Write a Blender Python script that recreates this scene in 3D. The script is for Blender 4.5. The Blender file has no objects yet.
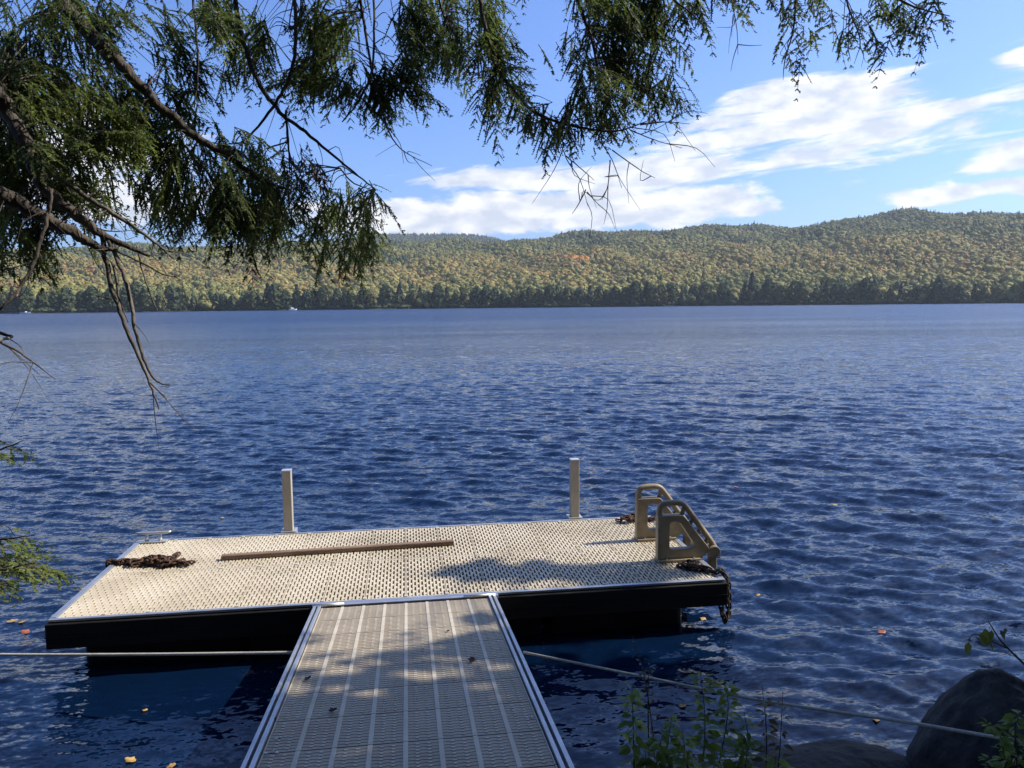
import bpy, bmesh, math, random
import numpy as np
from mathutils import Vector, Matrix, noise as mnoise

R = math.radians
S = bpy.context.scene
COL = S.collection
rng = np.random.default_rng(7)
random.seed(7)

# ------------------------------------------------------------------ camera
F, PITCH, YAW, ROLL = 775.86, .10195, .13633, .01019
CZ = 2.38                      # eye height over the water
CAM = np.array([0., 0., CZ])
cam = bpy.data.cameras.new('camera')
cam.sensor_width = 36.0
cam.lens = F * 36.0 / 1024.0
cam.clip_start = 0.05
cam.clip_end = 9000
camo = bpy.data.objects.new('camera', cam)
COL.objects.link(camo)
_fw = Vector((math.sin(YAW) * math.cos(PITCH), math.cos(YAW) * math.cos(PITCH), -math.sin(PITCH)))
_rt = Vector((math.cos(YAW), -math.sin(YAW), 0))
_up = _rt.cross(_fw)
_r2 = _rt * math.cos(ROLL) - _up * math.sin(ROLL)
_u2 = _rt * math.sin(ROLL) + _up * math.cos(ROLL)
camo.matrix_world = Matrix(((_r2.x, _u2.x, -_fw.x, 0), (_r2.y, _u2.y, -_fw.y, 0), (_r2.z, _u2.z, -_fw.z, CZ), (0, 0, 0, 1)))
S.camera = camo

# ------------------------------------------------------------------ light
SUN_EL, SUN_AZ = R(43), R(86)          # azimuth from +Y towards +X
SUN_DIR = np.array([math.sin(SUN_AZ) * math.cos(SUN_EL), math.cos(SUN_AZ) * math.cos(SUN_EL), math.sin(SUN_EL)])
sun = bpy.data.lights.new('sun', 'SUN')
sun.energy = 4.3
sun.angle = R(0.53)
sun.color = (1.0, 0.94, 0.84)
suno = bpy.data.objects.new('sun', sun)
COL.objects.link(suno)
suno.rotation_euler = Vector(SUN_DIR).to_track_quat('Z', 'Y').to_euler()
S.view_settings.view_transform = 'Standard'
S.view_settings.look = 'None'
S.view_settings.gamma = 1
S.view_settings.exposure = 0.76
S.cycles.use_denoising = True
S.cycles.max_bounces = 6
S.cycles.diffuse_bounces = 2
S.cycles.glossy_bounces = 3
S.cycles.transmission_bounces = 3
S.cycles.transparent_max_bounces = 6
S.cycles.volume_bounces = 0

SKY_STRENGTH = 0.098
CLOUD = 6.8
world = bpy.data.worlds.new('World')
S.world = world
world.use_nodes = True
W = world.node_tree
for n in list(W.nodes):
    W.nodes.remove(n)


def nd(tree, typ, **kw):
    n = tree.nodes.new(typ)
    for k, v in kw.items():
        setattr(n, k, v)
    return n


def math_node(tree, op, a, b=None, c=None, clamp=False):
    n = tree.nodes.new('ShaderNodeMath')
    n.operation = op
    n.use_clamp = clamp
    for i, v in enumerate((a, b, c)):
        if v is None:
            continue
        if isinstance(v, (int, float)):
            n.inputs[i].default_value = v
        else:
            tree.links.new(v, n.inputs[i])
    return n.outputs[0]


def build_sky():
    L = W.links
    M = lambda op, a, b=None, c=None, clamp=False: math_node(W, op, a, b, c, clamp)
    sky = nd(W, 'ShaderNodeTexSky', sky_type='NISHITA', sun_disc=False)
    sky.sun_elevation = SUN_EL
    sky.sun_rotation = SUN_AZ
    sky.air_density = 1.0
    sky.dust_density = 1.5
    sky.ozone_density = 2.2
    tc = nd(W, 'ShaderNodeTexCoord')
    sep = nd(W, 'ShaderNodeSeparateXYZ')
    L.new(tc.outputs['Generated'], sep.inputs[0])
    x, y, z = sep.outputs
    az = M('MULTIPLY', M('ARCTAN2', x, y), 180 / math.pi)
    el = M('MULTIPLY', M('ARCSINE', z), 180 / math.pi)
    # cloud texture: streaky in azimuth, tilted a little
    u = M('ADD', M('MULTIPLY', az, .055), M('MULTIPLY', el, .02))
    v = M('ADD', M('MULTIPLY', el, .36), M('MULTIPLY', az, -.034))
    cmb = nd(W, 'ShaderNodeCombineXYZ')
    L.new(u, cmb.inputs[0]); L.new(v, cmb.inputs[1])
    n1 = nd(W, 'ShaderNodeTexNoise')
    n1.inputs['Scale'].default_value = 1.9
    n1.inputs['Detail'].default_value = 9
    n1.inputs['Roughness'].default_value = .63
    n1.inputs['Distortion'].default_value = .45
    L.new(cmb.outputs[0], n1.inputs['Vector'])
    # cumulus texture, rounder
    cm2 = nd(W, 'ShaderNodeCombineXYZ')
    L.new(M('MULTIPLY', az, .12), cm2.inputs[0]); L.new(M('MULTIPLY', el, .26), cm2.inputs[1])
    n2 = nd(W, 'ShaderNodeTexNoise')
    n2.inputs['Scale'].default_value = 2.0
    n2.inputs['Detail'].default_value = 8
    n2.inputs['Roughness'].default_value = .58
    L.new(cm2.outputs[0], n2.inputs['Vector'])

    def blob(a, e, sa, se, w, tilt=0.0):
        da = M('DIVIDE', M('SUBTRACT', az, a), sa)
        ee = M('SUBTRACT', el, e)
        if tilt:
            ee = M('SUBTRACT', ee, M('MULTIPLY', M('SUBTRACT', az, a), tilt))
        de = M('DIVIDE', ee, se)
        r2 = M('ADD', M('MULTIPLY', da, da), M('MULTIPLY', de, de))
        return M('MULTIPLY', M('EXPONENT', M('MULTIPLY', r2, -1.0)), w)

    def total(bl):
        t = bl[0]
        for b in bl[1:]:
            t = M('ADD', t, b)
        return t
    streak = total([
        blob(23, 11.0, 10, 2.9, .32, .12), blob(36, 11.0, 9, 2.9, .31), blob(29, 14.0, 6, 1.5, .24, .1),
        blob(15, 8.6, 7, 1.5, .26), blob(41, 14.2, 2.2, .8, .34), blob(39.5, 17.6, 3.0, .45, .19), blob(35.5, 16.4, 1.8, .45, .2),
        blob(20, 22.3, 6, 1.3, .42), blob(40, 8.4, 4, .8, .34, .15), blob(30, 7.5, 4, .5, .08),
        blob(6, 9.0, 8, 1.5, .30), blob(-18, 9, 9, 3.6, .34), blob(-30, 10, 12, 5, .3), blob(60, 16, 14, 6, .3), blob(60, 25, 13, 8, .34), blob(100, 40, 34, 14, .22),  # high clouds off to the right, unseen, added for glints on the water
        blob(-70, 30, 30, 12, .15), blob(180, 30, 80, 20, .1)])
    puffs = total([
        blob(5, 6.4, 8, 1.7, .42), blob(15, 6.6, 8, 1.6, .42), blob(23, 7.0, 5, 1.4, .43), blob(10, 7.6, 7, .8, .12), blob(38, 6.7, 7, .8, .40),
        blob(-2, 6.0, 5, 1.4, .3), blob(-20, 6.8, 12, 2.0, .4), blob(62, 7, 12, 2, .4)])

    def mask(noise, field, lo, hi):
        s = M('ADD', noise, field)
        mr = nd(W, 'ShaderNodeMapRange', interpolation_type='SMOOTHSTEP')
        mr.inputs['From Min'].default_value = lo
        mr.inputs['From Max'].default_value = hi
        L.new(s, mr.inputs['Value'])
        return mr.outputs[0]
    m1 = mask(n1.outputs['Fac'], streak, .715, .885)
    m2 = mask(n2.outputs['Fac'], puffs, .73, .89)
    m = M('MAXIMUM', M('MULTIPLY', m1, .93), M('MULTIPLY', m2, .96))
    # denser puff bottoms are a little greyer
    n3 = nd(W, 'ShaderNodeTexNoise')
    n3.inputs['Scale'].default_value = 3.2
    n3.inputs['Detail'].default_value = 5
    off = nd(W, 'ShaderNodeVectorMath', operation='ADD')
    off.inputs[1].default_value = (3.1, .12, 0)
    L.new(cm2.outputs[0], off.inputs[0]); L.new(off.outputs[0], n3.inputs['Vector'])
    ramp = nd(W, 'ShaderNodeMix', data_type='RGBA')
    ramp.inputs['A'].default_value = (CLOUD * .66, CLOUD * .71, CLOUD * .80, 1)
    ramp.inputs['B'].default_value = (CLOUD * 1.04, CLOUD * 1.03, CLOUD * 1.02, 1)
    mr = nd(W, 'ShaderNodeMapRange')
    mr.inputs['From Min'].default_value = .38
    mr.inputs['From Max'].default_value = .60
    L.new(n3.outputs['Fac'], mr.inputs['Value'])
    L.new(mr.outputs[0], ramp.inputs['Factor'])
    tint = nd(W, 'ShaderNodeMix', data_type='RGBA', blend_type='MULTIPLY')
    tint.inputs['Factor'].default_value = 1
    tint.inputs['B'].default_value = (.62, .84, 1.30, 1)
    L.new(sky.outputs[0], tint.inputs['A'])
    mix = nd(W, 'ShaderNodeMix', data_type='RGBA')
    L.new(m, mix.inputs['Factor'])
    L.new(tint.outputs['Result'], mix.inputs['A'])
    L.new(ramp.outputs['Result'], mix.inputs['B'])
    bg = nd(W, 'ShaderNodeBackground')
    bg.inputs['Strength'].default_value = SKY_STRENGTH
    L.new(mix.outputs['Result'], bg.inputs['Color'])
    out = nd(W, 'ShaderNodeOutputWorld')
    L.new(bg.outputs[0], out.inputs['Surface'])


build_sky()
world.cycles.sampling_method = 'MANUAL'
world.cycles.sample_map_resolution = 512


# ------------------------------------------------------------------ helpers
def pray(px, py):
    a, b = px - 512, py - 384
    cr, sr = math.cos(ROLL), math.sin(ROLL)
    X = a * cr - b * sr
    Y = a * sr + b * cr
    r, u, d = X / F, -Y / F, 1.0
    cp, sp = math.cos(PITCH), math.sin(PITCH)
    fw = d * cp + u * sp
    up = -d * sp + u * cp
    cy, sy = math.cos(YAW), math.sin(YAW)
    return np.array([r * cy + fw * sy, -r * sy + fw * cy, up])


def at_z(px, py, z):
    d = pray(px, py)
    return CAM + d * (z - CZ) / d[2]


def at_d(px, py, depth):
    return CAM + pray(px, py) * depth


def link(o, parent=None):
    COL.objects.link(o)
    if parent is not None:
        o.parent = parent
    return o


def tag(o, label=None, cat=None, group=None, kind=None):
    if label: o['label'] = label
    if cat: o['category'] = cat
    if group: o['group'] = group
    if kind: o['kind'] = kind
    return o


def thing(name, label, cat, loc=(0, 0, 0), group=None):
    o = bpy.data.objects.new(name, None)
    o.empty_display_size = .1
    o.location = [float(c) for c in loc]
    link(o)
    return tag(o, label, cat, group)


def mesh_obj(name, verts, faces, mat, parent=None, smooth=False, world_coords=True):
    """verts in world space; shifted to the parent's frame when it has one"""
    me = bpy.data.meshes.new(name)
    verts = np.asarray(verts, dtype=float)
    if parent is not None and world_coords:
        verts = verts - np.array(origin_of(parent))
    me.from_pydata([tuple(v) for v in verts], [], faces)
    me.update()
    if smooth:
        me.polygons.foreach_set('use_smooth', [True] * len(me.polygons))
    me.materials.append(mat)
    o = bpy.data.objects.new(name, me)
    return link(o, parent)


def origin_of(o):
    v = Vector((0, 0, 0))
    while o is not None:
        v += o.location
        o = o.parent
    return v


def quad_mesh(name, verts, nv, mat, parent=None, smooth=False, colors=None):
    """many n-gons of nv vertices each, verts array (n*nv, 3)"""
    verts = np.asarray(verts, dtype=np.float32)
    if parent is not None:
        verts = verts - np.array(origin_of(parent), dtype=np.float32)
    n = len(verts) // nv
    me = bpy.data.meshes.new(name)
    me.vertices.add(n * nv)
    me.vertices.foreach_set('co', np.ascontiguousarray(verts, dtype=np.float32).ravel())
    me.loops.add(n * nv)
    me.loops.foreach_set('vertex_index', np.arange(n * nv, dtype=np.int32))
    me.polygons.add(n)
    me.polygons.foreach_set('loop_start', np.arange(0, n * nv, nv, dtype=np.int32))
    me.polygons.foreach_set('loop_total', np.full(n, nv, dtype=np.int32))
    me.update(calc_edges=True)
    if smooth:
        me.polygons.foreach_set('use_smooth', np.ones(n, dtype=bool))
    if colors is not None:
        at = me.color_attributes.new('tint', 'FLOAT_COLOR', 'POINT')
        at.data.foreach_set('color', np.ascontiguousarray(colors, dtype=np.float32).ravel())
    me.materials.append(mat)
    o = bpy.data.objects.new(name, me)
    return link(o, parent)


class MB:
    """collects boxes, prisms and tubes, then links them as one mesh object"""
    def __init__(self):
        self.v, self.f = [], []

    def add(self, vs, fs):
        o = len(self.v)
        self.v += [tuple(float(c) for c in p) for p in vs]
        self.f += [tuple(i + o for i in q) for q in fs]
        return self

    def box(self, lo, hi, rot=0.0, about=None):
        x0, y0, z0 = lo; x1, y1, z1 = hi
        vs = [(x0, y0, z0), (x1, y0, z0), (x1, y1, z0), (x0, y1, z0), (x0, y0, z1), (x1, y0, z1), (x1, y1, z1), (x0, y1, z1)]
        if rot:
            c = about or ((x0 + x1) / 2, (y0 + y1) / 2)
            vs = [(c[0] + (p[0] - c[0]) * math.cos(rot) - (p[1] - c[1]) * math.sin(rot),
                   c[1] + (p[0] - c[0]) * math.sin(rot) + (p[1] - c[1]) * math.cos(rot), p[2]) for p in vs]
        return self.add(vs, [(3, 2, 1, 0), (4, 5, 6, 7), (0, 1, 5, 4), (1, 2, 6, 5), (2, 3, 7, 6), (3, 0, 4, 7)])

    def hexa(self, vs):
        return self.add(vs, [(3, 2, 1, 0), (4, 5, 6, 7), (0, 1, 5, 4), (1, 2, 6, 5), (2, 3, 7, 6), (3, 0, 4, 7)])

    def tube(self, pts, rad, n=8, caps=True):
        pts = [np.asarray(p, float) for p in pts]
        if not hasattr(rad, '__len__'):
            rad = [rad] * len(pts)
        vs, fs = [], []
        prev = None
        for i, p in enumerate(pts):
            t = pts[min(i + 1, len(pts) - 1)] - pts[max(i - 1, 0)]
            t = t / (np.linalg.norm(t) + 1e-12)
            if prev is None:
                a = np.cross(t, [0, 0, 1.0])
                if np.linalg.norm(a) < 1e-3:
                    a = np.cross(t, [1.0, 0, 0])
            else:
                a = prev - t * np.dot(prev, t)
            a = a / (np.linalg.norm(a) + 1e-12)
            prev = a
            b = np.cross(t, a)
            for k in range(n):
                w = 2 * math.pi * k / n
                vs.append(p + rad[i] * (a * math.cos(w) + b * math.sin(w)))
        for i in range(len(pts) - 1):
            for k in range(n):
                k2 = (k + 1) % n
                fs.append((i * n + k, i * n + k2, (i + 1) * n + k2, (i + 1) * n + k))
        if caps:
            fs.append(tuple(range(n))[::-1])
            fs.append(tuple((len(pts) - 1) * n + k for k in range(n)))
        return self.add(vs, fs)

    def build(self, name, mat, parent=None, smooth=False, bevel=0.0, seg=2, world_coords=True):
        o = mesh_obj(name, self.v, self.f, mat, parent, smooth, world_coords)
        if bevel:
            m = o.modifiers.new('bevel', 'BEVEL')
            m.width = bevel; m.segments = seg; m.limit_method = 'ANGLE'; m.angle_limit = R(40)
        return o


def catmull(pts, sub=6):
    pts = [np.asarray(p, float) for p in pts]
    P = [2 * pts[0] - pts[1]] + pts + [2 * pts[-1] - pts[-2]]
    out = []
    for i in range(1, len(P) - 2):
        for k in range(sub):
            t = k / sub
            a, b, c, d = P[i - 1], P[i], P[i + 1], P[i + 2]
            out.append(.5 * ((2 * b) + (c - a) * t + (2 * a - 5 * b + 4 * c - d) * t * t + (-a + 3 * b - 3 * c + d) * t ** 3))
    out.append(pts[-1])
    return out


# ------------------------------------------------------------------ materials
def material(name, c1, c2=None, rough=.6, metal=0.0, scale=8.0, detail=5.0, bump=0.0, bscale=None, spec=.5,
             stretch=(1, 1, 1), c3=None, contrast=(.35, .65), coord='Object'):
    m = bpy.data.materials.new(name)
    m.use_nodes = True
    t = m.node_tree
    b = t.nodes['Principled BSDF']
    b.inputs['Roughness'].default_value = rough
    b.inputs['Metallic'].default_value = metal
    b.inputs['Specular IOR Level'].default_value = spec
    if c2 is None and not bump:
        b.inputs['Base Color'].default_value = (*c1, 1)
        return m
    tc = nd(t, 'ShaderNodeTexCoord')
    mp = nd(t, 'ShaderNodeMapping')
    mp.inputs['Scale'].default_value = stretch
    if coord == 'World':
        t.links.new(nd(t, 'ShaderNodeNewGeometry').outputs['Position'], mp.inputs['Vector'])
    else:
        t.links.new(tc.outputs[coord], mp.inputs['Vector'])
    if c2 is not None:
        n = nd(t, 'ShaderNodeTexNoise')
        n.inputs['Scale'].default_value = scale
        n.inputs['Detail'].default_value = detail
        n.inputs['Roughness'].default_value = .62
        t.links.new(mp.outputs[0], n.inputs['Vector'])
        r = nd(t, 'ShaderNodeValToRGB')
        r.color_ramp.elements[0].position = contrast[0]
        r.color_ramp.elements[0].color = (*c1, 1)
        r.color_ramp.elements[1].position = contrast[1]
        r.color_ramp.elements[1].color = (*c2, 1)
        if c3 is not None:
            e = r.color_ramp.elements.new(min(1, contrast[1] + .12))
            e.color = (*c3, 1)
        t.links.new(n.outputs['Fac'], r.inputs[0])
        t.links.new(r.outputs[0], b.inputs['Base Color'])
    else:
        b.inputs['Base Color'].default_value = (*c1, 1)
    if bump:
        n = nd(t, 'ShaderNodeTexNoise')
        n.inputs['Scale'].default_value = bscale or scale * 4
        n.inputs['Detail'].default_value = 6
        t.links.new(mp.outputs[0], n.inputs['Vector'])
        bp = nd(t, 'ShaderNodeBump')
        bp.inputs['Strength'].default_value = bump
        bp.inputs['Distance'].default_value = .02
        t.links.new(n.outputs['Fac'], bp.inputs['Height'])
        t.links.new(bp.outputs[0], b.inputs['Normal'])
    return m


def leaf_material(name, c1, c2, scale=3.0, trans=.35, rough=.5, attr=None):
    m = bpy.data.materials.new(name)
    m.use_nodes = True
    t = m.node_tree
    b = t.nodes['Principled BSDF']
    out = t.nodes['Material Output']
    b.inputs['Roughness'].default_value = rough
    b.inputs['Specular IOR Level'].default_value = .3
    if attr:
        a = nd(t, 'ShaderNodeAttribute')
        a.attribute_name = attr
        col = a.outputs['Color']
    else:
        tc = nd(t, 'ShaderNodeTexCoord')
        n = nd(t, 'ShaderNodeTexNoise')
        n.inputs['Scale'].default_value = scale
        n.inputs['Detail'].default_value = 4
        t.links.new(tc.outputs['Object'], n.inputs['Vector'])
        r = nd(t, 'ShaderNodeValToRGB')
        r.color_ramp.elements[0].position = .35
        r.color_ramp.elements[0].color = (*c1, 1)
        r.color_ramp.elements[1].position = .66
        r.color_ramp.elements[1].color = (*c2, 1)
        t.links.new(n.outputs['Fac'], r.inputs[0])
        col = r.outputs[0]
    t.links.new(col, b.inputs['Base Color'])
    if trans:
        tr = nd(t, 'ShaderNodeBsdfTranslucent')
        t.links.new(col, tr.inputs['Color'])
        mx = nd(t, 'ShaderNodeMixShader')
        mx.inputs[0].default_value = trans
        t.links.new(b.outputs[0], mx.inputs[1])
        t.links.new(tr.outputs[0], mx.inputs[2])
        t.links.new(mx.outputs[0], out.inputs['Surface'])
    return m


MAT = {}
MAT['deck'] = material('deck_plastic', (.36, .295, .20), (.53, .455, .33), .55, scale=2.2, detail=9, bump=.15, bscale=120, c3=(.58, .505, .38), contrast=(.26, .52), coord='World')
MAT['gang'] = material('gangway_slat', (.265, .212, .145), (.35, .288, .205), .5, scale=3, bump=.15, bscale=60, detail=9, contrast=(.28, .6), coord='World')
MAT['worn'] = material('worn_stripe', (.42, .365, .275), (.52, .465, .365), .55, scale=6, bump=.1, bscale=60, detail=9, contrast=(.3, .6), coord='World')
MAT['alu'] = material('aluminium', (.42, .43, .45), (.56, .57, .59), .45, metal=.8, scale=6, bump=.05, bscale=40, stretch=(1, 1, 1))
MAT['galv'] = material('galvanised', (.50, .50, .48), (.66, .66, .64), .42, metal=.7, scale=20)
MAT['black'] = material('black_board', (.006, .006, .006), (.014, .013, .012), .75, scale=7, bump=.3, bscale=25, stretch=(.4, 1, 4), spec=.25)
MAT['float'] = material('float_plastic', (.004, .004, .005), (.009, .009, .01), .6, scale=5, spec=.25)
MAT['ladder'] = material('tan_plastic', (.19, .145, .088), (.30, .24, .15), .5, scale=11, detail=9, bump=.12, bscale=120, c3=(.35, .29, .19), contrast=(.28, .6))
MAT['post'] = material('post_face', (.33, .285, .22), (.47, .42, .345), .5, detail=9, scale=8, bump=.12, bscale=30, stretch=(1, 1, .5))
MAT['cap'] = material('post_cap', (.50, .53, .56), (.6, .62, .65), .4, metal=.5, scale=10)
MAT['rust'] = material('rusty_iron', (.035, .018, .010), (.10, .045, .02), .85, scale=28, bump=.5, bscale=90, c3=(.15, .07, .03))
MAT['rust_dark'] = material('dark_chain_iron', (.012, .008, .006), (.045, .024, .014), .85, scale=28, bump=.5, bscale=90)
MAT['barr'] = material('weathered_bar', (.13, .075, .048), (.25, .165, .11), .8, scale=5, bump=.4, bscale=60, stretch=(.6, 4, 4), c3=(.36, .27, .19))
MAT['rope'] = material('pale_rope', (.46, .42, .34), (.60, .56, .47), .8, scale=60, bump=.6, bscale=220)
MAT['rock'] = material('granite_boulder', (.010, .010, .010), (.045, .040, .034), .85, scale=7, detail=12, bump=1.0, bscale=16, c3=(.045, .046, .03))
MAT['bark'] = material('hemlock_bark', (.034, .026, .020), (.095, .075, .058), .9, scale=14, bump=.9, bscale=40, stretch=(1, 1, .4), c3=(.14, .12, .10))
MAT['twig'] = material('dead_twig', (.06, .048, .038), (.16, .135, .105), .85, scale=9, bump=.5, bscale=50, c3=(.26, .23, .19))
MAT['needle'] = leaf_material('hemlock_needles', (.026, .044, .016), (.175, .225, .050), 3.4, .5)  # noise ramp puts shaded dark and sunlit olive into the needle colour
MAT['needle_pale'] = leaf_material('hemlock_needles_pale', (.10, .135, .036), (.21, .25, .065), 5, .45)  # yellow-green needles, brightened to put sunlight on the low bough into the colour
MAT['needle_brown'] = leaf_material('dead_needles', (.04, .026, .018), (.085, .055, .034), 9, .2)
MAT['weed'] = leaf_material('weed_leaf', (.14, .23, .043), (.29, .35, .065), 9, .5)
MAT['weed_red'] = leaf_material('weed_leaf_brown', (.12, .085, .04), (.19, .16, .06), 9, .3)
MAT['stem'] = material('weed_stem', (.05, .045, .025), (.09, .07, .04), .8, scale=12)
MAT['leaf_y'] = leaf_material('fallen_yellow', (.45, .26, .07), (.62, .42, .15), 30, .2)
MAT['leaf_r'] = leaf_material('fallen_red', (.30, .08, .05), (.42, .16, .09), 30, .2)
MAT['leaf_b'] = material('fallen_brown', (.02, .014, .010), (.05, .032, .02), .8, scale=40)
MAT['speck'] = material('dried_white_speck', (.55, .55, .55), (.7, .7, .7), .8, scale=50)
MAT['forest'] = leaf_material('forest_leaves', None, None, trans=.15, rough=.8, attr='tint')
MAT['hill'] = material('forest_floor', (.012, .016, .008), (.028, .030, .014), .95, scale=.03, detail=8)
MAT['ground'] = material('bank_earth', (.035, .026, .018), (.09, .07, .05), .95, scale=3, detail=9, bump=.8, bscale=14)
MAT['boat'] = material('white_hull', (.72, .73, .74), (.8, .8, .8), .35, scale=1)
MAT['boat_glass'] = material('boat_glass', (.03, .04, .05), None, .1)
MAT['pier_wood'] = material('grey_pier_wood', (.25, .23, .2), (.38, .36, .32), .85, scale=3)
MAT['trunk'] = material('far_trunk', (.05, .04, .032), (.10, .085, .07), .9, scale=1)


# ------------------------------------------------------------------ water
def water_material():
    m = bpy.data.materials.new('lake_water')
    m.use_nodes = True
    t = m.node_tree
    b = t.nodes['Principled BSDF']
    b.inputs['Base Color'].default_value = (.0017, .0088, .030, 1)
    b.inputs['Roughness'].default_value = .09
    b.inputs['IOR'].default_value = 1.5
    geo = nd(t, 'ShaderNodeNewGeometry')
    ln = nd(t, 'ShaderNodeVectorMath', operation='LENGTH')
    t.links.new(geo.outputs['Position'], ln.inputs[0])
    rg = nd(t, 'ShaderNodeMapRange', interpolation_type='SMOOTHSTEP')
    rg.inputs['From Min'].default_value = 6
    rg.inputs['From Max'].default_value = 170
    rg.inputs['To Min'].default_value = .07
    rg.inputs['To Max'].default_value = .16
    t.links.new(ln.outputs['Value'], rg.inputs['Value'])
    t.links.new(rg.outputs[0], b.inputs['Roughness'])
    # calm and ruffled patches
    g = nd(t, 'ShaderNodeTexNoise')
    g.inputs['Scale'].default_value = .045
    g.inputs['Detail'].default_value = 5
    g.inputs['Roughness'].default_value = .6
    mp = nd(t, 'ShaderNodeMapping')
    mp.inputs['Scale'].default_value = (.4, 1.5, 1)
    mp.inputs['Rotation'].default_value = (0, 0, .2)
    t.links.new(geo.outputs['Position'], mp.inputs['Vector'])
    t.links.new(mp.outputs[0], g.inputs['Vector'])
    mr = nd(t, 'ShaderNodeMapRange')
    mr.inputs['From Min'].default_value = .32
    mr.inputs['From Max'].default_value = .68
    mr.inputs['To Min'].default_value = .55
    mr.inputs['To Max'].default_value = 1.35
    t.links.new(g.outputs['Fac'], mr.inputs['Value'])
    acc = None
    # ripples of several sizes, crests lying roughly across the view; each tilts the surface directly
    for sc, st, rot, de, amp in ((1.3, (1, 2.6, 1), .30, 2, .08), (4.4, (1, 2.8, 1), .22, 2, .32), (11, (1, 2.4, 1), -.2, 2, .56), (30, (1, 1.8, 1), .35, 1, .36)):
        mp = nd(t, 'ShaderNodeMapping')
        mp.inputs['Scale'].default_value = st
        mp.inputs['Rotation'].default_value = (0, 0, rot)
        t.links.new(geo.outputs['Position'], mp.inputs['Vector'])
        n = nd(t, 'ShaderNodeTexNoise')
        n.inputs['Scale'].default_value = sc
        n.inputs['Detail'].default_value = de
        n.inputs['Roughness'].default_value = .5
        t.links.new(mp.outputs[0], n.inputs['Vector'])
        sb = nd(t, 'ShaderNodeVectorMath', operation='SUBTRACT')
        sb.inputs[1].default_value = (.5, .5, .5)
        t.links.new(n.outputs['Color'], sb.inputs[0])
        ml = nd(t, 'ShaderNodeVectorMath', operation='MULTIPLY')
        ml.inputs[1].default_value = (amp * .55 * WATER_TILT, amp * WATER_TILT, 0)
        t.links.new(sb.outputs[0], ml.inputs[0])
        if acc is None:
            acc = ml.outputs[0]
        else:
            ad = nd(t, 'ShaderNodeVectorMath', operation='ADD')
            t.links.new(acc, ad.inputs[0]); t.links.new(ml.outputs[0], ad.inputs[1])
            acc = ad.outputs[0]
    # close by the modelled waves carry the shape; farther out the ripples do
    nr = nd(t, 'ShaderNodeMapRange')
    nr.inputs['From Min'].default_value = 5
    nr.inputs['From Max'].default_value = 45
    nr.inputs['To Min'].default_value = .78
    nr.inputs['To Max'].default_value = 1.0
    t.links.new(ln.outputs['Value'], nr.inputs['Value'])
    scl = nd(t, 'ShaderNodeVectorMath', operation='SCALE')
    t.links.new(acc, scl.inputs[0])
    t.links.new(math_node(t, 'MULTIPLY', mr.outputs[0], nr.outputs[0]), scl.inputs['Scale'])
    ad = nd(t, 'ShaderNodeVectorMath', operation='ADD')
    t.links.new(geo.outputs['Normal'], ad.inputs[0]); t.links.new(scl.outputs[0], ad.inputs[1])
    # normals lean towards this bank so the far water reflects sky instead of hill
    bs = nd(t, 'ShaderNodeMapRange')
    bs.inputs['From Min'].default_value = 20
    bs.inputs['From Max'].default_value = 140
    bs.inputs['To Min'].default_value = 0.0
    bs.inputs['To Max'].default_value = -.19
    t.links.new(ln.outputs['Value'], bs.inputs['Value'])
    bc = nd(t, 'ShaderNodeCombineXYZ')
    t.links.new(bs.outputs[0], bc.inputs[1])
    ad2 = nd(t, 'ShaderNodeVectorMath', operation='ADD')
    t.links.new(ad.outputs[0], ad2.inputs[0]); t.links.new(bc.outputs[0], ad2.inputs[1])
    nm = nd(t, 'ShaderNodeVectorMath', operation='NORMALIZE')
    t.links.new(ad2.outputs[0], nm.inputs[0])
    t.links.new(nm.outputs[0], b.inputs['Normal'])
    return m


WATER_TILT = 1.9
WATER_AMP = 1.0


def wave_height(x, y):
    wr = np.random.default_rng(3)
    h = np.zeros_like(x)
    rr = np.hypot(x, y)
    # near the bank and behind the dock the water is calmer
    calm = np.maximum(np.clip((rr - 3.0) / 9.0, 0.25, 1.0), .95 * np.clip((x - .9) / 1.3, 0, 1))
    calm = np.minimum(calm, np.where((x < 3) & (y < 9), .55 + .45 * np.clip((x - 2.0), 0, 1), 1))
    gust = .8 + .25 * np.sin(x * .13 + 1.3 * np.sin(y * .07)) * np.sin(y * .09 + .5)
    for k in range(76):
        lam = .62 * (0.12 / .62) ** (wr.random() ** .8)
        th = R(-110 + wr.normal(0, 19))            # travelling towards the camera
        amp = .0060 * lam * (.6 + .8 * wr.random())
        kx, ky = math.cos(th) * 2 * math.pi / lam, math.sin(th) * 2 * math.pi / lam
        ph = wr.random() * 6.283
        fade = np.clip(lam * 100 / np.maximum(rr, 1) - .6, 0, 1)
        p = kx * x + ky * y + ph + .4 * np.sin(.31 * x + k) + .4 * np.sin(.27 * y + 2 * k)
        h += amp * fade * (np.sin(p) + .22 * np.cos(2 * p))
    for k in range(9):
        lam = .9 + 1.1 * wr.random()
        th = R(-112 + wr.normal(0, 11))
        kx, ky = math.cos(th) * 2 * math.pi / lam, math.sin(th) * 2 * math.pi / lam
        p = kx * x + ky * y + wr.random() * 6.283 + .5 * np.sin(.21 * x + 2 * k) + .5 * np.sin(.17 * y + k)
        s_ = np.sin(p)
        h += .0048 * lam * (s_ + .30 * np.cos(2 * p)) * np.clip((x - .5) / 5, .12, 1) * np.clip(1.6 - rr / 60, 0, 1)
    return h * calm * gust * WATER_AMP


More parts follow.
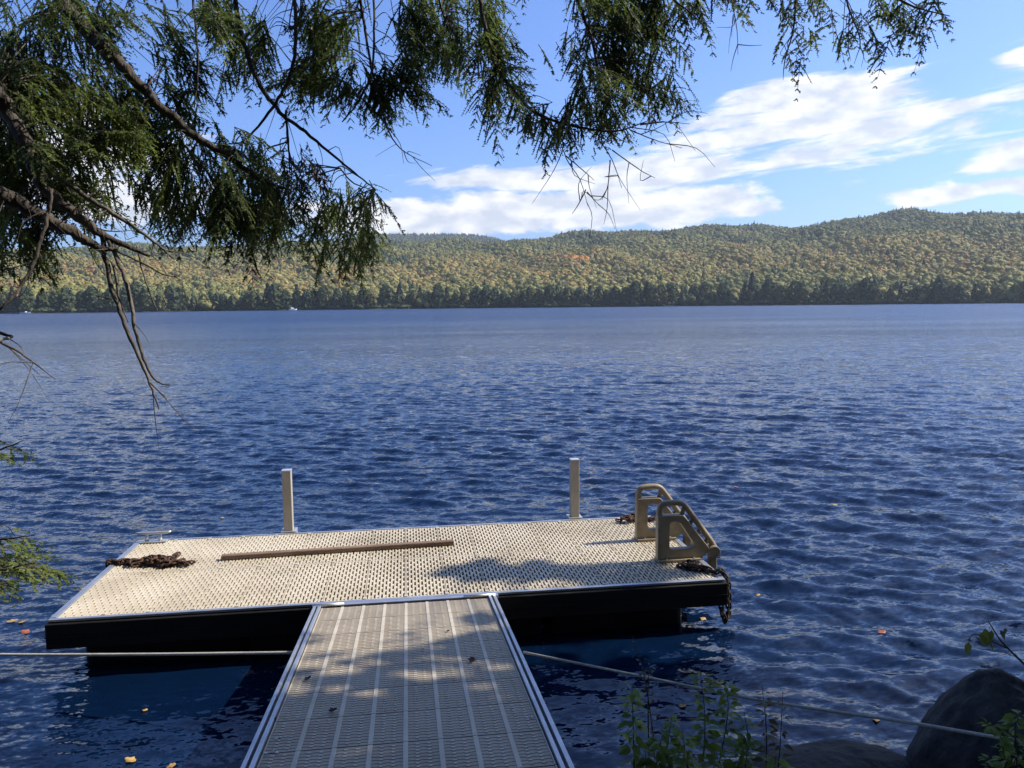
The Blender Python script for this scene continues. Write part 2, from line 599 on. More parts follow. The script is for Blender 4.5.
def build_water():
    az = np.linspace(R(-68), R(84), 820)
    r = [2.2]
    while r[-1] < 60:
        r.append(r[-1] * 1.0042)
    while r[-1] < 640:
        r.append(r[-1] * 1.03)
    r = np.array(r)
    A, RR = np.meshgrid(az, r)
    x = RR * np.sin(A); y = RR * np.cos(A)
    z = wave_height(x, y)
    v = np.stack([x, y, z], -1).reshape(-1, 3).astype(np.float32)
    ni, nj = A.shape
    i, j = np.meshgrid(np.arange(ni - 1), np.arange(nj - 1), indexing='ij')
    q = np.stack([i * nj + j, i * nj + j + 1, (i + 1) * nj + j + 1, (i + 1) * nj + j], -1).reshape(-1, 4).astype(np.int32)
    q = q[:, ::-1]
    me = bpy.data.meshes.new('water')
    me.vertices.add(len(v)); me.vertices.foreach_set('co', v.ravel())
    me.loops.add(q.size); me.loops.foreach_set('vertex_index', np.ascontiguousarray(q).ravel())
    me.polygons.add(len(q))
    me.polygons.foreach_set('loop_start', np.arange(0, q.size, 4, dtype=np.int32))
    me.polygons.foreach_set('loop_total', np.full(len(q), 4, dtype=np.int32))
    me.update(calc_edges=True)
    me.polygons.foreach_set('use_smooth', np.ones(len(q), dtype=bool))
    me.materials.append(water_material())
    o = bpy.data.objects.new('water', me)
    link(o)
    tag(o, 'rippled dark blue lake water stretching to the far shore', None, None, 'structure')


build_water()


# ------------------------------------------------------------------ ground: bank and lake bed
def shore_y(x):
    return 3.2 + np.where(x < -4, (-4 - x) * .9, 0) + np.where(x > 3.2, (x - 3.2) * .75, 0)


def ground_z(x, y):
    d = shore_y(x) - y
    z = np.where(d > 0, .95 * (1 - np.exp(-d * .42)) + .05 * d, d * .3)
    z = np.maximum(z, -2.5)
    return z + .05 * np.sin(x * 2.1 + y) * np.sin(y * 1.7) - .04


def build_ground():
    xs = np.concatenate([np.linspace(-60, -8, 14), np.linspace(-7.5, 9, 110), np.linspace(10, 60, 14)])
    ys = np.concatenate([np.linspace(-40, -4, 10), np.linspace(-3.5, 12, 100), [20, 60, 200, 500, 900]])
    X, Y = np.meshgrid(xs, ys)
    Xw = np.where(Y > 12, X * (1 + (Y - 12) * .03), X)
    Z = ground_z(Xw, Y)
    v = np.stack([Xw, Y, Z], -1).reshape(-1, 3)
    nj = len(xs)
    f = [(i * nj + j, i * nj + j + 1, (i + 1) * nj + j + 1, (i + 1) * nj + j) for i in range(len(ys) - 1) for j in range(nj - 1)]
    o = mesh_obj('ground', v, f, MAT['ground'], None, True)
    tag(o, 'dark earth bank sloping into the lake', None, None, 'structure')


build_ground()

# ------------------------------------------------------------------ hills
R_SHORE, R_RIDGE = 600.0, 1400.0
EL_AZ = np.array([-70, -45, -25, -13.7, -6, -1.6, 2, 9.2, 15, 20, 26.7, 31, 34, 41, 55, 90])
EL_EL = np.array([3.0, 3.8, 3.95, 4.45, 4.75, 4.80, 4.75, 5.05, 5.35, 5.6, 5.34, 5.76, 5.86, 5.62, 4.6, 3.5])
TREE_H = 13.0


def sn(a, b, seed=0):
    return np.sin(a * 1.7 + seed) * np.cos(b * 2.3 + seed * 1.3) + .5 * np.sin(a * 4.1 + b * 3.3 + seed * 2.1)


def hill_z(azd, r):
    el = np.interp(azd, EL_AZ, EL_EL)
    zt = CZ + np.tan(np.radians(el)) * R_RIDGE - TREE_H
    rs = R_SHORE + 6 * np.sin(azd * .35) + 4 * np.sin(azd * .9 + 1)
    t = np.clip((r - rs) / (R_RIDGE - rs), -1, 1.6)
    prof = np.where(t < 1, np.sign(t) * np.abs(t) ** .92, 1 - .35 * (t - 1))
    z = zt * prof + np.clip(t, 0, .3) / .3 * 5 * sn(azd * .35, r * .006)
    z = np.where(t < 0, t * 60, z + .6)
    return z


def far_z(azd, r):
    el = 5.42 * np.exp(-((azd - 1.5) / 10.5) ** 4)
    zt = CZ + np.tan(np.radians(el)) * 2700 - TREE_H
    t = np.clip((r - 1700) / 1000, 0, 1.3)
    return zt * np.where(t < 1, t ** .8, 1 - .4 * (t - 1)) - 5


def polar_sheet(name, fn, az0, az1, na, rr, mat, label):
    az = np.linspace(az0, az1, na)
    A, RR = np.meshgrid(az, rr)
    Z = fn(A, RR)
    v = np.stack([RR * np.sin(np.radians(A)), RR * np.cos(np.radians(A)), Z], -1).reshape(-1, 3)
    f = [(i * na + j, (i + 1) * na + j, (i + 1) * na + j + 1, i * na + j + 1) for i in range(len(rr) - 1) for j in range(na - 1)]
    f = [q[::-1] for q in f]
    o = mesh_obj(name, v, f, mat, None, True)
    tag(o, label, None, None, 'structure')


polar_sheet('hills', hill_z, -60, 75, 270, np.concatenate([np.linspace(585, 660, 14), np.linspace(680, 1460, 50), np.linspace(1500, 1900, 8)]), MAT['hill'],
            'long wooded ridge rising behind the far shore')
polar_sheet('distant_hill', far_z, -22, 26, 90, np.linspace(1700, 3000, 30), MAT['hill'], 'darker wooded hump showing over the ridge')

PAL = np.array([[.140, .150, .052], [.200, .190, .062], [.250, .215, .070], [.085, .112, .044], [.040, .062, .034], [.31, .21, .068],
                [.28, .145, .055], [.20, .165, .075], [.46, .21, .05]])


def crown_cards(c, rad, h, conifer, n, g):
    """n leaf-clump quads per crown for m crowns: returns (m*n*4, 3)"""
    m = len(c)
    u = g.random((m, n)); th = g.random((m, n)) * 2 * np.pi
    # height fraction, mostly the upper shell
    w = 1 - u ** 1.35
    shell = .78 + .3 * g.random((m, n))
    rell = np.sqrt(np.clip(1 - (w * 1.25 - .25) ** 2, .02, 1)) * shell
    rcon = (1.02 - w) * (.75 + .4 * g.random((m, n))) * 1.05
    rr = np.where(conifer[:, None], rcon, rell) * rad[:, None]
    lop = 1 + .25 * np.sin(th * 2 + g.random((m, 1)) * 6.28) * g.random((m, 1)) + .14 * np.sin(th * 5 + g.random((m, 1)) * 6.28)
    rr = rr * lop
    px = c[:, 0:1] + rr * np.cos(th)
    py = c[:, 1:2] + rr * np.sin(th)
    pz = c[:, 2:3] + (.12 + .88 * w) * h[:, None]
    P = np.stack([px, py, pz], -1)
    nrm = np.stack([np.cos(th) * .8, np.sin(th) * .8, (w - .25) * 1.2], -1) + g.normal(0, .45, (m, n, 3))
    nrm /= np.linalg.norm(nrm, axis=-1, keepdims=True) + 1e-9
    a = np.cross(nrm, g.normal(0, 1, (m, n, 3)))
    a /= np.linalg.norm(a, axis=-1, keepdims=True) + 1e-9
    b = np.cross(nrm, a)
    s = rad[:, None, None] * (.20 + .22 * g.random((m, n, 1)))
    s = np.where(conifer[:, None, None], s * .85, s)
    k1 = .7 + .6 * g.random((m, n, 1)); k2 = .7 + .6 * g.random((m, n, 1))
    q = np.stack([P - a * s * k1, P - b * s * .7 * k2 + a * s * .15, P + a * s * k2, P + b * s * .7 * k1], 2)
    return q.reshape(-1, 3)


def build_forest():
    g = np.random.default_rng(11)
    # candidate points on a jittered polar grid
    pts = []
    r = R_SHORE + 9
    while r < R_RIDGE + 45:
        step = 6.6 if r < 1000 else 7.4
        na = int(r * R(104) / step)
        a = -46 + (np.arange(na) + g.random(na)) * 104 / na
        pts.append(np.stack([a, r + g.normal(0, 2.6, na)], -1))
        r += step * 1.02
    na = int(R_SHORE * R(104) / 3.2)
    a = -46 + (np.arange(na) + g.random(na)) * 104 / na
    pts.append(np.stack([a, R_SHORE + 6 * np.sin(a * .35) + 4 * np.sin(a * .9 + 1) + .5 + 4 * g.random(na)], -1))
    P = np.concatenate(pts)
    az, rr = P[:, 0], P[:, 1]
    edge_bush = np.zeros(len(P), bool); edge_bush[-na:] = True
    z = hill_z(az, rr)
    far = []
    r = 2350
    while r < 2740:
        na = int(r * R(40) / 12)
        a = -16 + (np.arange(na) + g.random(na)) * 40 / na
        far.append(np.stack([a, r + g.normal(0, 4, na)], -1)); r += 14
    Q = np.concatenate(far)
    az = np.concatenate([az, Q[:, 0]]); nn = len(rr); rr = np.concatenate([rr, Q[:, 1]])
    z = np.concatenate([z, far_z(Q[:, 0], Q[:, 1])])
    isfar = np.arange(len(rr)) >= nn
    edge_bush = np.concatenate([edge_bush, np.zeros(len(Q), bool)])
    x = rr * np.sin(np.radians(az)); y = rr * np.cos(np.radians(az))
    N = len(x)
    t = (rr - R_SHORE) / (R_RIDGE - R_SHORE)
    patch = sn(x * .006, y * .006, 2.0) * .5 + .35 * sn(x * .021, y * .02, 5.0) + .25 * sn(x * .05, y * .05, 1.0)
    # autumn colour strongest in the lower middle of the slope
    autumn = .08 + 1.2 * np.exp(-((t - .26 - .04 * np.sin(az * .3)) / .17) ** 2) + .35 * np.exp(-((t - .55) / .3) ** 2) + (.42 * patch) - .25 * (az > 19) * (t > .45) + g.normal(0, .17, N)
    autumn[isfar] = g.normal(-.3, .2, isfar.sum())
    evergreen = (g.random(N) < np.clip(.20 * ((patch < -.3) & (t > .4)) + .06 + .06 * (t > .82) + .30 * (t < .05) + .15 * (patch < -.4) + .4 * isfar - .14 * (autumn > .7), .03, .9))
    col = PAL[0] + (PAL[1] - PAL[0]) * g.random((N, 1))
    mid = autumn > .35; col[mid] = (PAL[1] + (PAL[2] - PAL[1]) * g.random((N, 1)))[mid]
    pick = g.random(N)
    hot = autumn > .80
    col[hot & (pick < .62)] = PAL[2]
    col[hot & (pick >= .62) & (pick < .76)] = PAL[7]
    col[hot & (pick >= .76) & (pick < .94)] = PAL[5]
    col[hot & (pick >= .94)] = PAL[6]
    low = autumn < .0
    col[low] = (PAL[3] + (PAL[0] - PAL[3]) * g.random((N, 1)))[low]
    # the one vivid orange stand
    ox = at_d(579, 266, 1)[:2]; oaz = math.degrees(math.atan2(ox[0], ox[1]))
    vivid = (np.abs(az - oaz) < .75) & (np.abs(t - .335) < .028)
    col[vivid] = PAL[8]; evergreen &= ~vivid
    col[evergreen] = (PAL[4] + (PAL[3] - PAL[4]) * g.random((N, 1)))[evergreen]
    col = col * (.74 + .38 * g.random((N, 1))) * np.array([1.0, 1.0, .88])
    h = np.where(evergreen, 9.6, 7.2) * (.75 + .5 * g.random(N))
    rad = np.where(evergreen, 3.2, 4.3) * (.6 + .8 * g.random(N) ** 1.4)
    col[edge_bush] = PAL[3] * .75; h[edge_bush] *= .42; rad[edge_bush] *= .9; z = z - np.where(edge_bush, .8, 0)
    c = np.stack([x, y, z], -1)
    # body of each crown: a lumpy shell; evergreens a ragged spire
    bm = bmesh.new()
    bmesh.ops.create_icosphere(bm, subdivisions=1, radius=1)
    bv = np.array([v.co[:] for v in bm.verts])
    bf = np.array([[v.index for v in f.verts] for f in bm.faces])
    bm.free()
    nv = len(bv)
    V = np.empty((N, nv, 3), np.float32)
    C4 = np.ones((N, nv, 4), np.float32)
    for a0 in range(0, N, 2000):
        sl = slice(a0, min(N, a0 + 2000)); m = sl.stop - a0
        ph = g.random((m, 1)) * 6.28; ph2 = g.random((m, 1)) * 6.28
        X = np.broadcast_to(bv[None], (m, nv, 3)).copy()
        th = np.arctan2(X[..., 1], X[..., 0])
        lump = 1 + .16 * np.sin(3 * th + ph + 4 * X[..., 2]) + .14 * np.sin(5 * th - ph2 + 6 * X[..., 2]) + g.normal(0, .16, (m, nv))
        ev = evergreen[sl][:, None]
        w = (X[..., 2] + 1) / 2
        flare = np.where(ev, np.clip(1.25 - 1.2 * w, .03, 1) / np.maximum(np.sqrt(1 - np.clip(X[..., 2], -.98, .98) ** 2), .35), 1.0)
        X[..., 0] *= lump * flare * rad[sl][:, None]
        X[..., 1] *= lump * flare * rad[sl][:, None]
        X[..., 2] = (.08 + .92 * w * np.where(ev, 1, .85 + .15 * lump)) * h[sl][:, None]
        V[sl] = X + c[sl][:, None, :]
        C4[sl, :, :3] = col[sl][:, None, :] * (1 + g.normal(0, .10, (m, nv, 1)))
    FI = (bf[None] + (np.arange(N) * nv)[:, None, None]).reshape(-1, 3).astype(np.int32)
    me = bpy.data.meshes.new('far_forest')
    me.vertices.add(N * nv); me.vertices.foreach_set('co', V.ravel())
    me.loops.add(FI.size); me.loops.foreach_set('vertex_index', FI.ravel())
    me.polygons.add(len(FI))
    me.polygons.foreach_set('loop_start', np.arange(0, FI.size, 3, dtype=np.int32))
    me.polygons.foreach_set('loop_total', np.full(len(FI), 3, dtype=np.int32))
    me.update(calc_edges=True)
    at = me.color_attributes.new('tint', 'FLOAT_COLOR', 'POINT')
    at.data.foreach_set('color', np.clip(C4, 0, 1).ravel())
    me.materials.append(MAT['forest'])
    o = link(bpy.data.objects.new('far_forest', me))
    ncard = 16
    v = crown_cards(c, rad * 1.12, h * 1.06, evergreen, ncard, g)
    q = v.reshape(-1, 4, 3); ctr = q.mean(1, keepdims=True); v = (ctr + (q - ctr) * .7).reshape(-1, 3)
    cc = np.concatenate([np.repeat(col, ncard * 4, axis=0) * np.repeat(.9 + .4 * g.random((N * ncard, 1)), 4, axis=0), np.ones((N * ncard * 4, 1))], 1)
    lf = quad_mesh('leaf_clumps', v, 4, MAT['forest'], o, colors=cc)
    lf['kind'] = 'stuff'
    tag(o, 'autumn forest of olive, yellow and orange crowns covering the far hills', None, None, 'stuff')


build_forest()


def build_haze():
    m = bpy.data.materials.new('haze')
    m.use_nodes = True
    t = m.node_tree
    for n in list(t.nodes):
        t.nodes.remove(n)
    v = nd(t, 'ShaderNodeVolumePrincipled')
    v.inputs['Color'].default_value = (.80, .88, 1.0, 1)
    v.inputs['Density'].default_value = HAZE
    v.inputs['Anisotropy'].default_value = .3
    out = nd(t, 'ShaderNodeOutputMaterial')
    t.links.new(v.outputs[0], out.inputs['Volume'])
    o = MB().box((-3400, -80, -5), (3400, 3350, 330)).build('haze', m)
    o['kind'] = 'stuff'


HAZE = .00011
build_haze()


def build_shore_trees():
    g = np.random.default_rng(5)
    protos = []
    kinds = [(True, 19, 5.0, PAL[4] * .9), (True, 21, 5.4, PAL[4] * 1.05), (False, 17, 5.6, PAL[3]), (True, 17, 4.8, PAL[3] * .8), (False, 15, 4.8, PAL[0] * 1.0), (False, 13, 4.4, PAL[1])]
    labs = ['dark tall pine among the trees at the far waterline', 'dark tall pine among the trees at the far waterline', 'rounded deep green tree among those at the far waterline',
            'dark tall pine among the trees at the far waterline', 'rounded olive tree among those at the far waterline', 'rounded yellow green tree among those at the far waterline']
    nm = ['pine_tree', 'pine_tree', 'broadleaf_tree', 'pine_tree', 'broadleaf_tree', 'broadleaf_tree']
    grp = ['pines along the far waterline', 'pines along the far waterline', 'deep green trees along the far waterline', 'pines along the far waterline', 'olive trees along the far waterline', 'yellow green trees along the far waterline']
    for con, h, rad, colr in kinds:
        n = 330
        c = np.array([[0, 0, .3]])
        v = crown_cards(c, np.array([rad]), np.array([float(h)]), np.array([con]), n, g)
        # smaller clumps: shrink each quad about its centre
        q = v.reshape(-1, 4, 3); ctr = q.mean(1, keepdims=True); q = ctr + (q - ctr) * .8
        cc = np.concatenate([np.repeat(np.tile(colr * .72, (n, 1)) * (.75 + .5 * g.random((n, 1))), 4, axis=0), np.ones((n * 4, 1))], 1)  # dark greens scaled down further; shade in the shoreline crowns is put into them
        protos.append((q.reshape(-1, 3), cc, h, rad))
    meshes = []
    for (q, cc, h, rad), nme in zip(protos, nm):
        o = quad_mesh(nme, q, 4, MAT['forest'], None, colors=cc)
        meshes.append(o.data)
        bpy.data.objects.remove(o)
        tb = MB().tube([(0, 0, -.5), (0, 0, h * .5), (0, 0, h * .92)], [.35, .25, .06], 6)
        tme = bpy.data.meshes.new('trunk'); tme.from_pydata(tb.v, [], tb.f); tme.materials.append(MAT['trunk'])
        meshes[-1] = (meshes[-1], tme)
    n = 118
    for i in range(n):
        a = -31 + 80 * (i + .2 + .6 * g.random()) / n
        rs = R_SHORE + 6 * math.sin(a * .35) + 4 * math.sin(a * .9 + 1)
        r = rs + .5 + 5 * g.random()
        k = int(g.choice(6, p=[.07, .04, .42, .07, .26, .14]))
        root = bpy.data.objects.new(nm[k], None)
        root.location = (r * math.sin(R(a)), r * math.cos(R(a)), float(hill_z(np.array([a]), np.array([r]))[0]))
        s = float(.62 + .42 * g.random())
        root.scale = (s, s, s * float(.9 + .2 * g.random()))
        root.rotation_euler = (0, 0, float(g.random() * 6.28))
        link(root)
        tag(root, labs[k], 'tree', grp[k])
        link(bpy.data.objects.new('crown', meshes[k][0]), root)
        link(bpy.data.objects.new('trunk', meshes[k][1]), root)


build_shore_trees()


# ------------------------------------------------------------------ far boats
def make_boat(px, py, length, label, canopy):
    p = at_z(px, py, 0)
    if np.hypot(p[0], p[1]) > 588:
        p = p * 588 / np.hypot(p[0], p[1])
    root = thing('motorboat', label, 'boat', (p[0], p[1], 0))
    L, Wd = length, length * .36
    m = MB()
    secs = []
    for s, w, zk in ((-.5, .85, -.1), (-.2, 1, -.15), (.15, .92, -.12), (.36, .6, -.02), (.5, .06, .25)):
        secs.append([(s * L, w * Wd / 2, .85 + max(0, s) * .4), (s * L, w * Wd * .36, zk), (s * L, -w * Wd * .36, zk), (s * L, -w * Wd / 2, .85 + max(0, s) * .4)])
    vs = [q for sct in secs for q in sct]
    fs = [(i * 4 + k, i * 4 + k + 1, i * 4 + k + 5, i * 4 + k + 4) for i in range(4) for k in range(3)] + [(i * 4 + 3, i * 4, i * 4 + 4, i * 4 + 7) for i in range(4)] + [(0, 3, 2, 1), (16, 17, 18, 19)]
    m.add(vs, fs)
    m.build('hull', MAT['boat'], root, False, world_coords=False)
    if canopy:
        m = MB()
        m.hexa([(-.28 * L, -.13 * L, .85), (.16 * L, -.13 * L, .85), (.16 * L, .13 * L, .85), (-.28 * L, .13 * L, .85),
                (-.24 * L, -.11 * L, 2.0), (.04 * L, -.11 * L, 2.0), (.04 * L, .11 * L, 2.0), (-.24 * L, .11 * L, 2.0)])
        m.build('cabin', MAT['boat'], root, bevel=.06, world_coords=False)
        m = MB()
        m.hexa([(.15 * L, -.12 * L, 1.0), (.165 * L, -.12 * L, 1.0), (.165 * L, .12 * L, 1.0), (.15 * L, .12 * L, 1.0),
                (.06 * L, -.10 * L, 1.8), (.075 * L, -.10 * L, 1.8), (.075 * L, .10 * L, 1.8), (.06 * L, .10 * L, 1.8)])
        m.build('windshield', MAT['boat_glass'], root, world_coords=False)
    else:
        MB().box((-.08 * L, -.1 * L, .7), (.04 * L, .1 * L, 1.25)).build('console', MAT['boat'], root, bevel=.05, world_coords=False)
    MB().box((-.56 * L, -.05 * L, .3), (-.5 * L, .05 * L, 1.2)).build('outboard_motor', MAT['boat_glass'], root, bevel=.03, world_coords=False)
    return root


b = make_boat(293, 310.2, 5.6, 'small white cabin boat moored below the dark far trees', True)
b.rotation_euler = (0, 0, R(12))
b = make_boat(26, 313.8, 6.0, 'small open white boat tied at the low grey pier across the lake', False)
b.rotation_euler = (0, 0, R(-20))
p = at_z(20, 313.6, 0); p = p * 591 / np.hypot(p[0], p[1])
pier = thing('far_pier', 'low grey wooden pier by the open boat on the far shore', 'pier', (p[0], p[1], 0))
MB().box((-6, -1, .45), (5, 1, .62)).build('deck', MAT['pier_wood'], pier, world_coords=False)
for sx in (-5, 0, 4):
    MB().tube([(sx, -.8, -1), (sx, -.8, .9)], .12, 8).build('pile', MAT['pier_wood'], pier, world_coords=False)

# ------------------------------------------------------------------ floating dock
X0, X1, Y0, Y1 = -2.31, 2.24, 5.21, 6.92
DZ = .38
dock = thing('floating_dock', 'wide floating dock platform with tan slotted decking and black sides', 'dock', (X0, Y0, 0))
NX = 16
edge = .022
PW = (X1 - X0 - 2 * edge) / NX
PH = (Y1 - Y0 - 2 * edge) / 2


def panel_mesh():
    """slotted panel: ribs along y, staggered slots between them; real holes 25 mm deep"""
    gap = .004
    w, h = PW - gap, PH - .006
    nc = 11
    pitch = w / nc
    slot_w = pitch * .55
    per = h / 8.0
    slot_l = per * .66
    bm = bmesh.new()
    xs = [0.0]
    for c in range(nc):
        x = (c + .5) * pitch
        xs += [x - slot_w / 2, x + slot_w / 2]
    xs += [w]
    th = .03
    for ci in range(len(xs) - 1):
        hole_col = ci % 2 == 1
        ys = [0.0]
        kinds = []
        if hole_col:
            c = ci // 2
            off = (c % 2) * .5 * per
            y = off - per
            segs = []
            while y < h:
                a, b2 = y + (per - slot_l) / 2, y + (per + slot_l) / 2
                a, b2 = max(a, .018), min(b2, h - .018)
                if b2 - a > .012:
                    segs.append((a, b2))
                y += per
            cur = 0.0
            cells = []
            for a, b2 in segs:
                if a > cur + 1e-5:
                    cells.append((cur, a))
                cur = b2
            if cur < h:
                cells.append((cur, h))
        else:
            cells = [(0.0, h)]
        lift = 0.0 if hole_col else .0025
        for a, b2 in cells:
            v = [(xs[ci], a), (xs[ci + 1], a), (xs[ci + 1], b2), (xs[ci], b2)]
            top = [bm.verts.new((p[0], p[1], lift)) for p in v]
            bot = [bm.verts.new((p[0], p[1], lift - th)) for p in v]
            bm.faces.new(top)
            for k in range(4):
                bm.faces.new((top[k], bot[k], bot[(k + 1) % 4], top[(k + 1) % 4]))
    me = bpy.data.meshes.new('deck_panel')
    bmesh.ops.recalc_face_normals(bm, faces=bm.faces)
    bm.to_mesh(me)
    bm.free()
    me.materials.append(MAT['deck'])
    return me


pm = panel_mesh()
for j in range(2):
    for i in range(NX):
        o = bpy.data.objects.new('deck_panel', pm)
        o.location = (edge + i * PW + .002, edge + j * PH + .003, DZ - .003)
        link(o, dock)
        for sx in (.03, PW - .03):
            pass
# screws/clips along the joints
sc = MB()
for j, yy in ((0, Y0 + edge + .02), (1, Y0 + edge + PH), (2, Y1 - edge - .02)):
    for i in range(1, NX):
        xx = X0 + edge + i * PW
        sc.box((xx - .014, yy - .014, DZ + .0005), (xx + .014, yy + .014, DZ + .005))
sc.build('panel_clip', MAT['worn'], dock, bevel=.003, seg=1)
tr = MB()
tr.box((X0 - .02, Y0 - .012, DZ - .013), (X1 + .02, Y0 + edge - .002, DZ + .003))
tr.build('edge_trim', MAT['alu'], dock, bevel=.003)
MB().box((X0 - .02, Y1 - edge + .002, DZ - .021), (X1 + .02, Y1 + .012, DZ + .004)).build('edge_trim', MAT['alu'], dock, bevel=.003)
MB().box((X0 - .022, Y0 + edge, DZ - .021), (X0 + edge - .002, Y1 - edge, DZ + .006)).build('edge_trim', MAT['alu'], dock, bevel=.003)
MB().box((X1 - edge + .002, Y0 + edge, DZ - .021), (X1 + .022, Y1 - edge, DZ + .006)).build('edge_trim', MAT['alu'], dock, bevel=.003)
for lo, hi in (((X0 - .035, Y0 - .03, DZ - .19), (X1 + .035, Y0 + .01, DZ - .022)), ((X0 - .035, Y1 - .01, DZ - .19), (X1 + .035, Y1 + .03, DZ - .022)),
               ((X0 - .035, Y0 + .012, DZ - .19), (X0 + .01, Y1 - .012, DZ - .022)), ((X1 - .01, Y0 + .012, DZ - .19), (X1 + .035, Y1 - .012, DZ - .022))):
    MB().box(lo, hi).build('side_board', MAT['black'], dock, bevel=.006)
MB().box((X0 - .037, Y0 - .036, DZ - .115), (X1 + .037, Y0 - .0302, DZ - .105)).build('seam_strip', MAT['float'], dock)
for k in range(4):
    a = X0 + .13 + k * 1.06
    MB().box((a, Y0 + .12, -.16), (a + 1.0, Y1 - .12, DZ - .06)).build('float', MAT['float'], dock, bevel=.05, seg=3)

# square posts through sleeves at the back edge
for px, lab in ((-1.07, 'square tan post at the back edge of the dock, nearer the cleat'), (1.54, 'square tan post at the back edge of the dock, nearer the ladder')):
    yb = Y1 + .035
    root = thing('dock_post', lab, 'post', (px, yb, 0), 'square posts at the back of the dock')
    MB().box((px - .039, yb, -1.6), (px + .039, yb + .078, DZ + .55)).build('shaft', MAT['post'], root, bevel=.004)
    MB().box((px - .042, yb - .003, DZ + .5502), (px + .042, yb + .081, DZ + .562)).build('cap', MAT['cap'], root, bevel=.003)
    m = MB()
    m.box((px - .065, yb - .02, DZ + .006), (px + .065, yb - .001, DZ + .014))
    m.box((px - .065, yb - .001, DZ - .05), (px - .041, yb + .10, DZ + .014))
    m.box((px + .041, yb - .001, DZ - .05), (px + .065, yb + .10, DZ + .014))
    m.box((px - .065, yb + .1005, DZ - .05), (px + .065, yb + .12, DZ + .014))
    m.build('sleeve', MAT['galv'], root, bevel=.003)

# cleat
cl = thing('dock_cleat', 'grey metal horn cleat on the far corner of the dock', 'cleat', (-2.18, 6.86, DZ))
MB().box((-.11, -.035, .004), (.11, .035, .014)).build('base', MAT['galv'], cl, bevel=.003, world_coords=False)
for s in (-.055, .055):
    MB().tube([(s, 0, .012), (s, 0, .075)], [.016, .012], 10).build('leg', MAT['galv'], cl, True, world_coords=False)
MB().tube([(-.145, 0, .088), (-.12, 0, .083), (0, 0, .08), (.12, 0, .083), (.145, 0, .088)], [.006, .012, .014, .012, .006], 10).build('horn', MAT['galv'], cl, True, world_coords=False)

# weathered bar lying on the deck
bp0, bp1 = np.array([-1.49, 6.275, DZ + .004]), np.array([.365, 6.355, DZ + .004])
d = bp1 - bp0; Ln = np.linalg.norm(d); ang = math.atan2(d[1], d[0])
bar = MB()
bar.box((0, -.027, 0), (Ln, .027, .036))
br = bar.build('wooden_board', MAT['barr'], None, bevel=.007)
br.location = Vector(bp0); br.rotation_euler = (0, 0, ang)
tag(br, 'long narrow weathered brown board lying across the dock', 'board')

# ------------------------------------------------------------------ ladder
LX = 1.90
lad = thing('dock_ladder', 'tan plastic flip-up dock ladder with two side panels and handrails', 'ladder', (LX, 5.67, DZ))


def profile_mesh(name, outline, holes, y0, y1, parent, mat, bev):
    cu = bpy.data.curves.new(name, 'CURVE')
    cu.dimensions = '2D'
    cu.fill_mode = 'BOTH'
    cu.extrude = (y1 - y0) / 2 - bev
    cu.bevel_depth = bev
    cu.bevel_resolution = 2
    cu.offset = -bev
    for loop in [outline] + holes:
        sp = cu.splines.new('POLY')
        sp.points.add(len(loop) - 1)
        for q, (a, c) in zip(sp.points, loop):
            q.co = (a, c, 0, 1)
        sp.use_cyclic_u = True
    tmp = bpy.data.objects.new(name, cu)
    COL.objects.link(tmp)
    dg = bpy.context.evaluated_depsgraph_get()
    me = bpy.data.meshes.new_from_object(tmp.evaluated_get(dg))
    bpy.data.objects.remove(tmp)
    bpy.data.curves.remove(cu)
    # curve lies in xy with thickness in z -> x stays, y becomes z, z becomes -y
    ym = (y0 + y1) / 2
    for v in me.vertices:
        a, c, e = v.co
        v.co = (a, ym - e, c)
    me.name = name
    me.materials.clear()
    me.materials.append(mat)
    o = bpy.data.objects.new(name, me)
    return link(o, parent)


def rounded(pts, rad, n=5):
    out = []
    m = len(pts)
    for i in range(m):
        p, a, c = Vector(pts[i]), Vector(pts[i - 1]), Vector(pts[(i + 1) % m])
        r_ = rad[i] if hasattr(rad, '__len__') else rad
        u, w = (a - p).normalized(), (c - p).normalized()
        k = min(r_, (a - p).length * .45, (c - p).length * .45)
        s, e = p + u * k, p + w * k
        for t in range(n + 1):
            t /= n
            out.append(tuple(s * (1 - t) ** 2 + p * 2 * t * (1 - t) + e * t * t))
    return out


